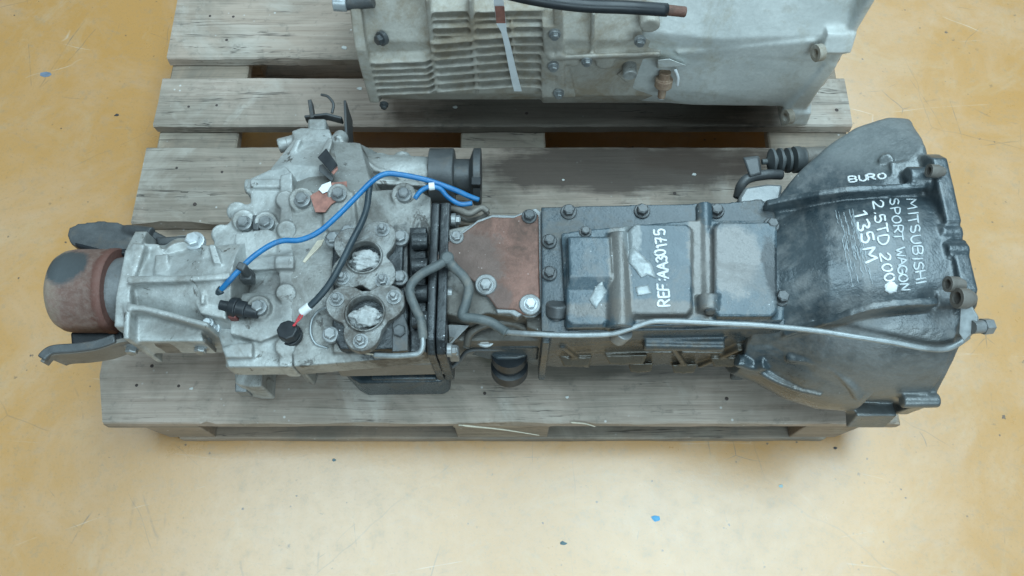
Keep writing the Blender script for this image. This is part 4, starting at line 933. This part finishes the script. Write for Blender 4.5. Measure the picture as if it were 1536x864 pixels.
# left end flange
lf = [PY(530, 10, .775), PY(545, 80, .757), PY(568, 157, .742)]
hull(bm, [(xa-.012, yf-.018, .245), (xa+.004, yf-.018, .245), (xa-.012, yf-.016, .37), (xa+.004, yf-.016, .37), (xa-.012, .80, .48), (xa+.004, .80, .48), (xa-.012, 1.05, .5), (xa+.004, 1.05, .5), (xa-.012, 1.05, .18), (xa+.004, 1.05, .18), (xa-.012, .80, .19), (xa+.004, .80, .19)])
def hfin(pts, th=.0042, dep=.016):
    """cooling fin: follows photo points on the near flank"""
    for (a, b), (c, d) in zip(pts[:-1], pts[1:]):
        p, q = PY(a, b, yf-dep), PY(c, d, yf-dep)
        hull(bm, [p+Vector((0, 0, th/2)), p-Vector((0, 0, th/2)), q+Vector((0, 0, th/2)), q-Vector((0, 0, th/2)), p+Vector((0, .03, th)), p+Vector((0, .03, -th)), q+Vector((0, .03, th)), q+Vector((0, .03, -th))])
for i in range(6):
    y_ = 94+i*9.4; x_ = 556+i*2.6
    hfin([(x_, y_+2), (640-2+i*1.5, y_-1), (649+i*1.2, y_-7)])
for i in range(7):
    y_ = 65+i*12; hfin([(646+i*1.6, y_+2), (712+i*.6, y_-3)])
for i in range(7):
    y_ = 56+i*12.5; hfin([(713+i*.6, y_+4), (770, y_), (822, y_-1+i*.4)])
for i in range(4):
    y_ = 18+i*12; hfin([(642+i*1.4, y_+1), (706+i*.8, y_-1)], .003, .006 if i < 2 else .011); hfin([(708+i*.8, y_+2), (768, y_-1), (818, y_-2)], .003, .006 if i < 2 else .011)
def vrib(a, b, w_=.006, dep=.013):
    p, q = PY(*a, yf-dep), PY(*b, yf-dep)
    hull(bm, [p+Vector((-w_/2, 0, 0)), p+Vector((w_/2, 0, 0)), q+Vector((-w_/2, 0, 0)), q+Vector((w_/2, 0, 0)), p+Vector((-w_/2, .03, 0)), p+Vector((w_/2, .03, 0)), q+Vector((-w_/2, .03, 0)), q+Vector((w_/2, .03, 0))])
vrib((640, 0), (656, 142)); vrib((705, 0), (716, 142)); vrib((768, 40), (776, 136), .004); vrib((820, 40), (826, 146), .012, .022); vrib((836, 0), (842, 146), .012, .022)
vrib((890, 20), (888, 80), .005, .016); vrib((822, 82), (822, 148), .02, .02)
hull(bm, [PY(824, 84, yf-.026), PY(990, 78, yf-.026), PY(990, 84, yf-.026), PY(824, 90, yf-.026), PY(824, 82, yf), PY(990, 76, yf), PY(990, 88, yf), PY(824, 92, yf)])
for (a, b, r_) in ((908, 96, .014), (975, 40, .014), (860, 95, .01)): cyl(bm, PY(a, b, yf-.02), PY(a, b, yf-.02)+Vector((0, .04, 0)), r_)
vrib((835, 90), (850, 146), .03, .016)
gcase = cast('gearbox_case', bm, M['tan_cast'], rg, .0026, 1, .0005)
# bell end
bm = BM()
yb = .745
x0, x1, x2 = PY(985, 100, yb).x, PY(1060, 100, yb).x, PY(1262, 60, .752).x
s0 = [(yf-.008, .27), (yf+.02, .2), (.84, .165), (1.02, .165), (1.08, .25), (1.08, .42), (1.0, .53), (.87, .53), (yf+.03, .47), (yf-.008, .40)]
s1 = [(yb-.006, .28), (yb+.002, .235), (.83, .155), (1.04, .155), (1.12, .25), (1.12, .44), (1.02, .56), (.87, .56), (.79, .50), (yb-.004, .40)]
s2 = [(yb-.01, .30), (yb-.008, .245), (.82, .148), (1.06, .148), (1.15, .25), (1.15, .44), (1.04, .58), (.87, .58), (.78, .50), (yb-.004, .41)]
xprism(bm, s0, x0-.03, x1, s1); xprism(bm, s1, x1-.002, x2, s2)
xprism(bm, [(.733, .42), (.722, .395), (.735, .375), (.80, .38), (.80, .42)], x2-.035, x2+.006); xprism(bm, [(.737, .5), (.737, .30), (.80, .16), (1.1, .15), (1.15, .5)], x2-.006, x2+.006)
q = PY(1185, 184, .727); xprism(bm, [(.725, q.z+.03), (.718, q.z+.005), (.728, q.z-.012), (.80, q.z-.02), (.80, q.z+.05)], q.x-.012, x2+.004)
hull(bm, [PY(1010, 80, .742), PY(1220, 62, .736), PY(1226, 88, .736), PY(1060, 100, .745), (x1, .78, .36), (x2, .78, .36), (x1, .78, .42), (x2, .78, .42)])
hull(bm, [PY(1170, 180, .728), PY(1240, 96, .734), PY(1254, 100, .734), PY(1192, 190, .728), (x2-.03, .79, .25), (x2-.03, .79, .38), (x2+.003, .79, .38), (x2+.003, .79, .25)])
gbell = cast('bell_housing', bm, M['tan_bell'], rg, .0028, 4, .0006)
for (px, py, y_, s) in ((1223, 80, .718, 1.0), (1178, 176, .716, 1.0)):
    qq = PY(px, py, y_); bm = BM(); spin(bm, [(-.01, .012*s), (0, .012*s), (0, .0065*s), (-.012, .0065*s), (-.01, .012*s)], qq, (-1, -.3, .1), 18); obj('bush', bm, M['tan_cast'], gbell)
# fittings on the flank
b1 = PY(945, 114, yf-.028); bm = BM(); cyl(bm, b1+Vector((0, .03, 0)), b1, .011, .0105, 18); obj('drain_plug', bm, M['alu'], rg, bev=.0015)
bm = BM(); hull(bm, [PY(925, 112, yf-.012), PY(945, 96, yf-.012), PY(958, 110, yf-.012), PY(940, 124, yf-.012), PY(925, 112, yf+.01), PY(945, 96, yf+.01), PY(958, 110, yf+.01)]); obj('plug_boss', bm, M['tan_cast'], rg, bev=.002)
a, b = PY(998, 108, yf-.02), PY(992, 146, yf-.035); bm = BM(); d_ = b-a; L = d_.length
spin(bm, [(0, .009), (L*.25, .009), (L*.27, .0135), (L*.55, .0135), (L*.6, .0105), (L*.62, .0065), (L, .006)], a, d_, 12); obj('switch', bm, metal('corroded_brass', (.32, .22, .15), (.42, .32, .24), (.2, .12, .08), .5, 60, (.5, .7), .2), rg, bev=.001)
bm = BM(); cyl(bm, a+d_*.66, b+d_*.05, .0055, .005, 12); obj('switch_pin', bm, M['bolt_bright'], rg, bev=.001)
bm = BM(); hull(bm, [PY(986, 90, yf-.03), PY(1004, 88, yf-.03), PY(1030, 98, yf-.03), PY(986, 103, yf-.03), PY(986, 90, yf), PY(1004, 88, yf), PY(1030, 98, yf), PY(986, 103, yf)]); obj('casting_web', bm, M['tan_bell'], rg, bev=.002)
bm = BM(); tube(bm, [PY(1013, 104, yf-.028), PY(1017, 116, yf-.03), PY(1016, 128, yf-.03)], .0022, 8); obj('spring_clip', bm, M['white'], rg, sharp=None)
bolt(PY(572, 58, yf-.004), rg, 'bolt_dark', 1.2, d=(-.6, -.7, .3)); bolt(PY(576, 158, yf-.018), rg, 'bolt_dark', .8, d=(0, -1, 0))
for (px, py) in ((832, 52), (830, 100), (838, 141), (880, 92), (960, 62)): bolt(PY(px, py, yf-.026), rg, 'bolt', .95, d=(0, -1, .1))
bm = BM(); cyl(bm, PY(500, 2, .78), PY(520, 3, .78), .013); obj('rod_end', bm, M['bolt_bright'], rg, bev=.001)
bm = BM(); cyl(bm, PY(518, 2, .785), PY(560, -2, .785), .0125); obj('shift_rod', bm, M['dark_steel'], rg, bev=.001)
bm = BM(); tube(bm, [PY(740, -16, .72), PY(800, -2, .71), PY(870, 8, .705), (PY(940, 11, .705)), PY(1000, 15, .71)], .0085, 14); hz = obj('rubber_hose', bm, M['black_plastic'], rg, sharp=None)
bm = BM(); cyl(bm, PY(1000, 15, .71), PY(1028, 18, .711), .0068, seg=16); obj('rusty_pipe_end', bm, M['rust_panel'], hz, bev=.001)
# white printed strap hanging over the flank
bm = BM(); sp = [(748, -14, .728), (748, 4, .730), (750, 20, .732), (752, 36, .733), (756, 48, .734), (762, 72, .736), (768, 100, .738), (774, 126, .739), (777, 137, .741)]
ws = [.013, .013, .013, .013, .0075, .0085, .010, .0115, .0118]; rows_ = []
for (a_, b_, y_), w_ in zip(sp, ws):
    q = PY(a_, b_, y_); rows_.append([bm.verts.new(q+Vector((s_*w_/2, e_, 0))) for s_, e_ in ((-1, 0), (1, 0), (1, .0012), (-1, .0012))])
for i in range(len(rows_)-1):
    for k_ in range(4): bm.faces.new((rows_[i][k_], rows_[i][(k_+1) % 4], rows_[i+1][(k_+1) % 4], rows_[i+1][k_]))
bm.faces.new(rows_[0][::-1]); bm.faces.new(rows_[-1])
strap = obj('strap', bm, M['white'], sharp=60); tag(strap, 'white plastic strap with brown print hanging over the beige ribbed gearbox', 'strap')
bm = BM(); q0, q1 = PY(749.5, 9, .7293), PY(751.5, 34, .7315); w_ = .0062
vs = [bm.verts.new(q0+Vector((-w_, -.001, 0))), bm.verts.new(q0+Vector((w_, -.001, 0))), bm.verts.new(q1+Vector((w_, -.001, 0))), bm.verts.new(q1+Vector((-w_, -.001, 0)))]; vb = [bm.verts.new(v.co+Vector((0, .0006, 0))) for v in vs]
bm.faces.new(vs); bm.faces.new(vb[::-1])
for i in range(4): bm.faces.new((vs[i], vb[i], vb[(i+1) % 4], vs[(i+1) % 4]))
obj('printed_band', bm, M['copper_tape'], strap)

# ------------------------------------------------------------------ litter on the pallet and the floor
def chip(px, py, z, size, m, name, label, cat, seed, flat=.25):
    bm = BM(); rs = random.Random(seed); c = P(px, py, z); c.z = z
    pts = [(math.cos(a)*size*rs.uniform(.6, 1.1), math.sin(a)*size*.7*rs.uniform(.5, 1.1)) for a in [i*2*math.pi/7 for i in range(7)]]
    prism(bm, [(c.x+x, c.y+y) for x, y in pts], z+.0003, z+.0003+size*flat, [(c.x+x*.8, c.y+y*.8) for x, y in pts]); o = obj(name, bm, m); return tag(o, label, cat)
mb_ = plain('sky_blue_paint_flake', (.1, .36, .6), .5); mt = plain('teal_grey_flake', (.1, .17, .19), .5); mp_ = plain('pale_blue_flake', (.42, .62, .66), .5); md = plain('dark_grit', (.05, .05, .055), .7); ml = plain('white_flake', (.6, .62, .6), .6)
chip(984, 778, 0, .0095, mb_, 'paint_flake', 'bright blue paint flake on the floor in front of the pallet', 'flake', 1, .06)
chip(845, 815, 0, .006, mt, 'paint_flake', 'small dark teal flake on the floor near the bottom edge', 'flake', 2, .1)
chip(1171, 729, 0, .005, mp_, 'paint_flake', 'tiny pale blue flake on the floor to the right', 'flake', 3, .15)
chip(70, 112, 0, .014, plain('blue_grey_spot', (.15, .19, .25), .5), 'paint_spot', 'blue-grey oval paint spot on the floor left of the pallet', 'paint spot', 4, .02)
chip(175, 173, 0, .005, md, 'grit', 'dark grain of grit on the floor beside the pallet, left of the second board', 'grit', 5)
chip(501, 690, 0, .004, mt, 'paint_flake', 'small blue-grey flake on the floor below the pallet left of centre', 'flake', 6, .15)
chip(516, 72, PT, .008, ml, 'flake', 'white flake on the rearmost board left of the beige gearbox', 'flake', 7)
chip(540, 133, PT, .006, ml, 'flake', 'white flake on the second board below the corner of the beige gearbox', 'flake', 8)
chip(683, 161, PT, .005, ml, 'flake', 'pale flake in the shade under the beige gearbox', 'flake', 9)
chip(845, 270, PT, .003, ml, 'flake', 'tiny white flake in the dark oil stain, left of centre', 'flake', 10)
chip(1041, 262, PT, .005, ml, 'flake', 'pale flake in the dark oil stain near the rubber boot', 'flake', 11)
chip(1253, 672, 0, .004, md, 'grit', 'dark grain of grit on the floor near the right corner of the pallet', 'grit', 12)
chip(287, 583, PT, .004, ml, 'flake', 'small pale shaving on the front board at the left', 'flake', 13)
chip(851, 596, PT, .0035, ml, 'flake', 'small pale shaving on the front board below the black casing', 'flake', 14)
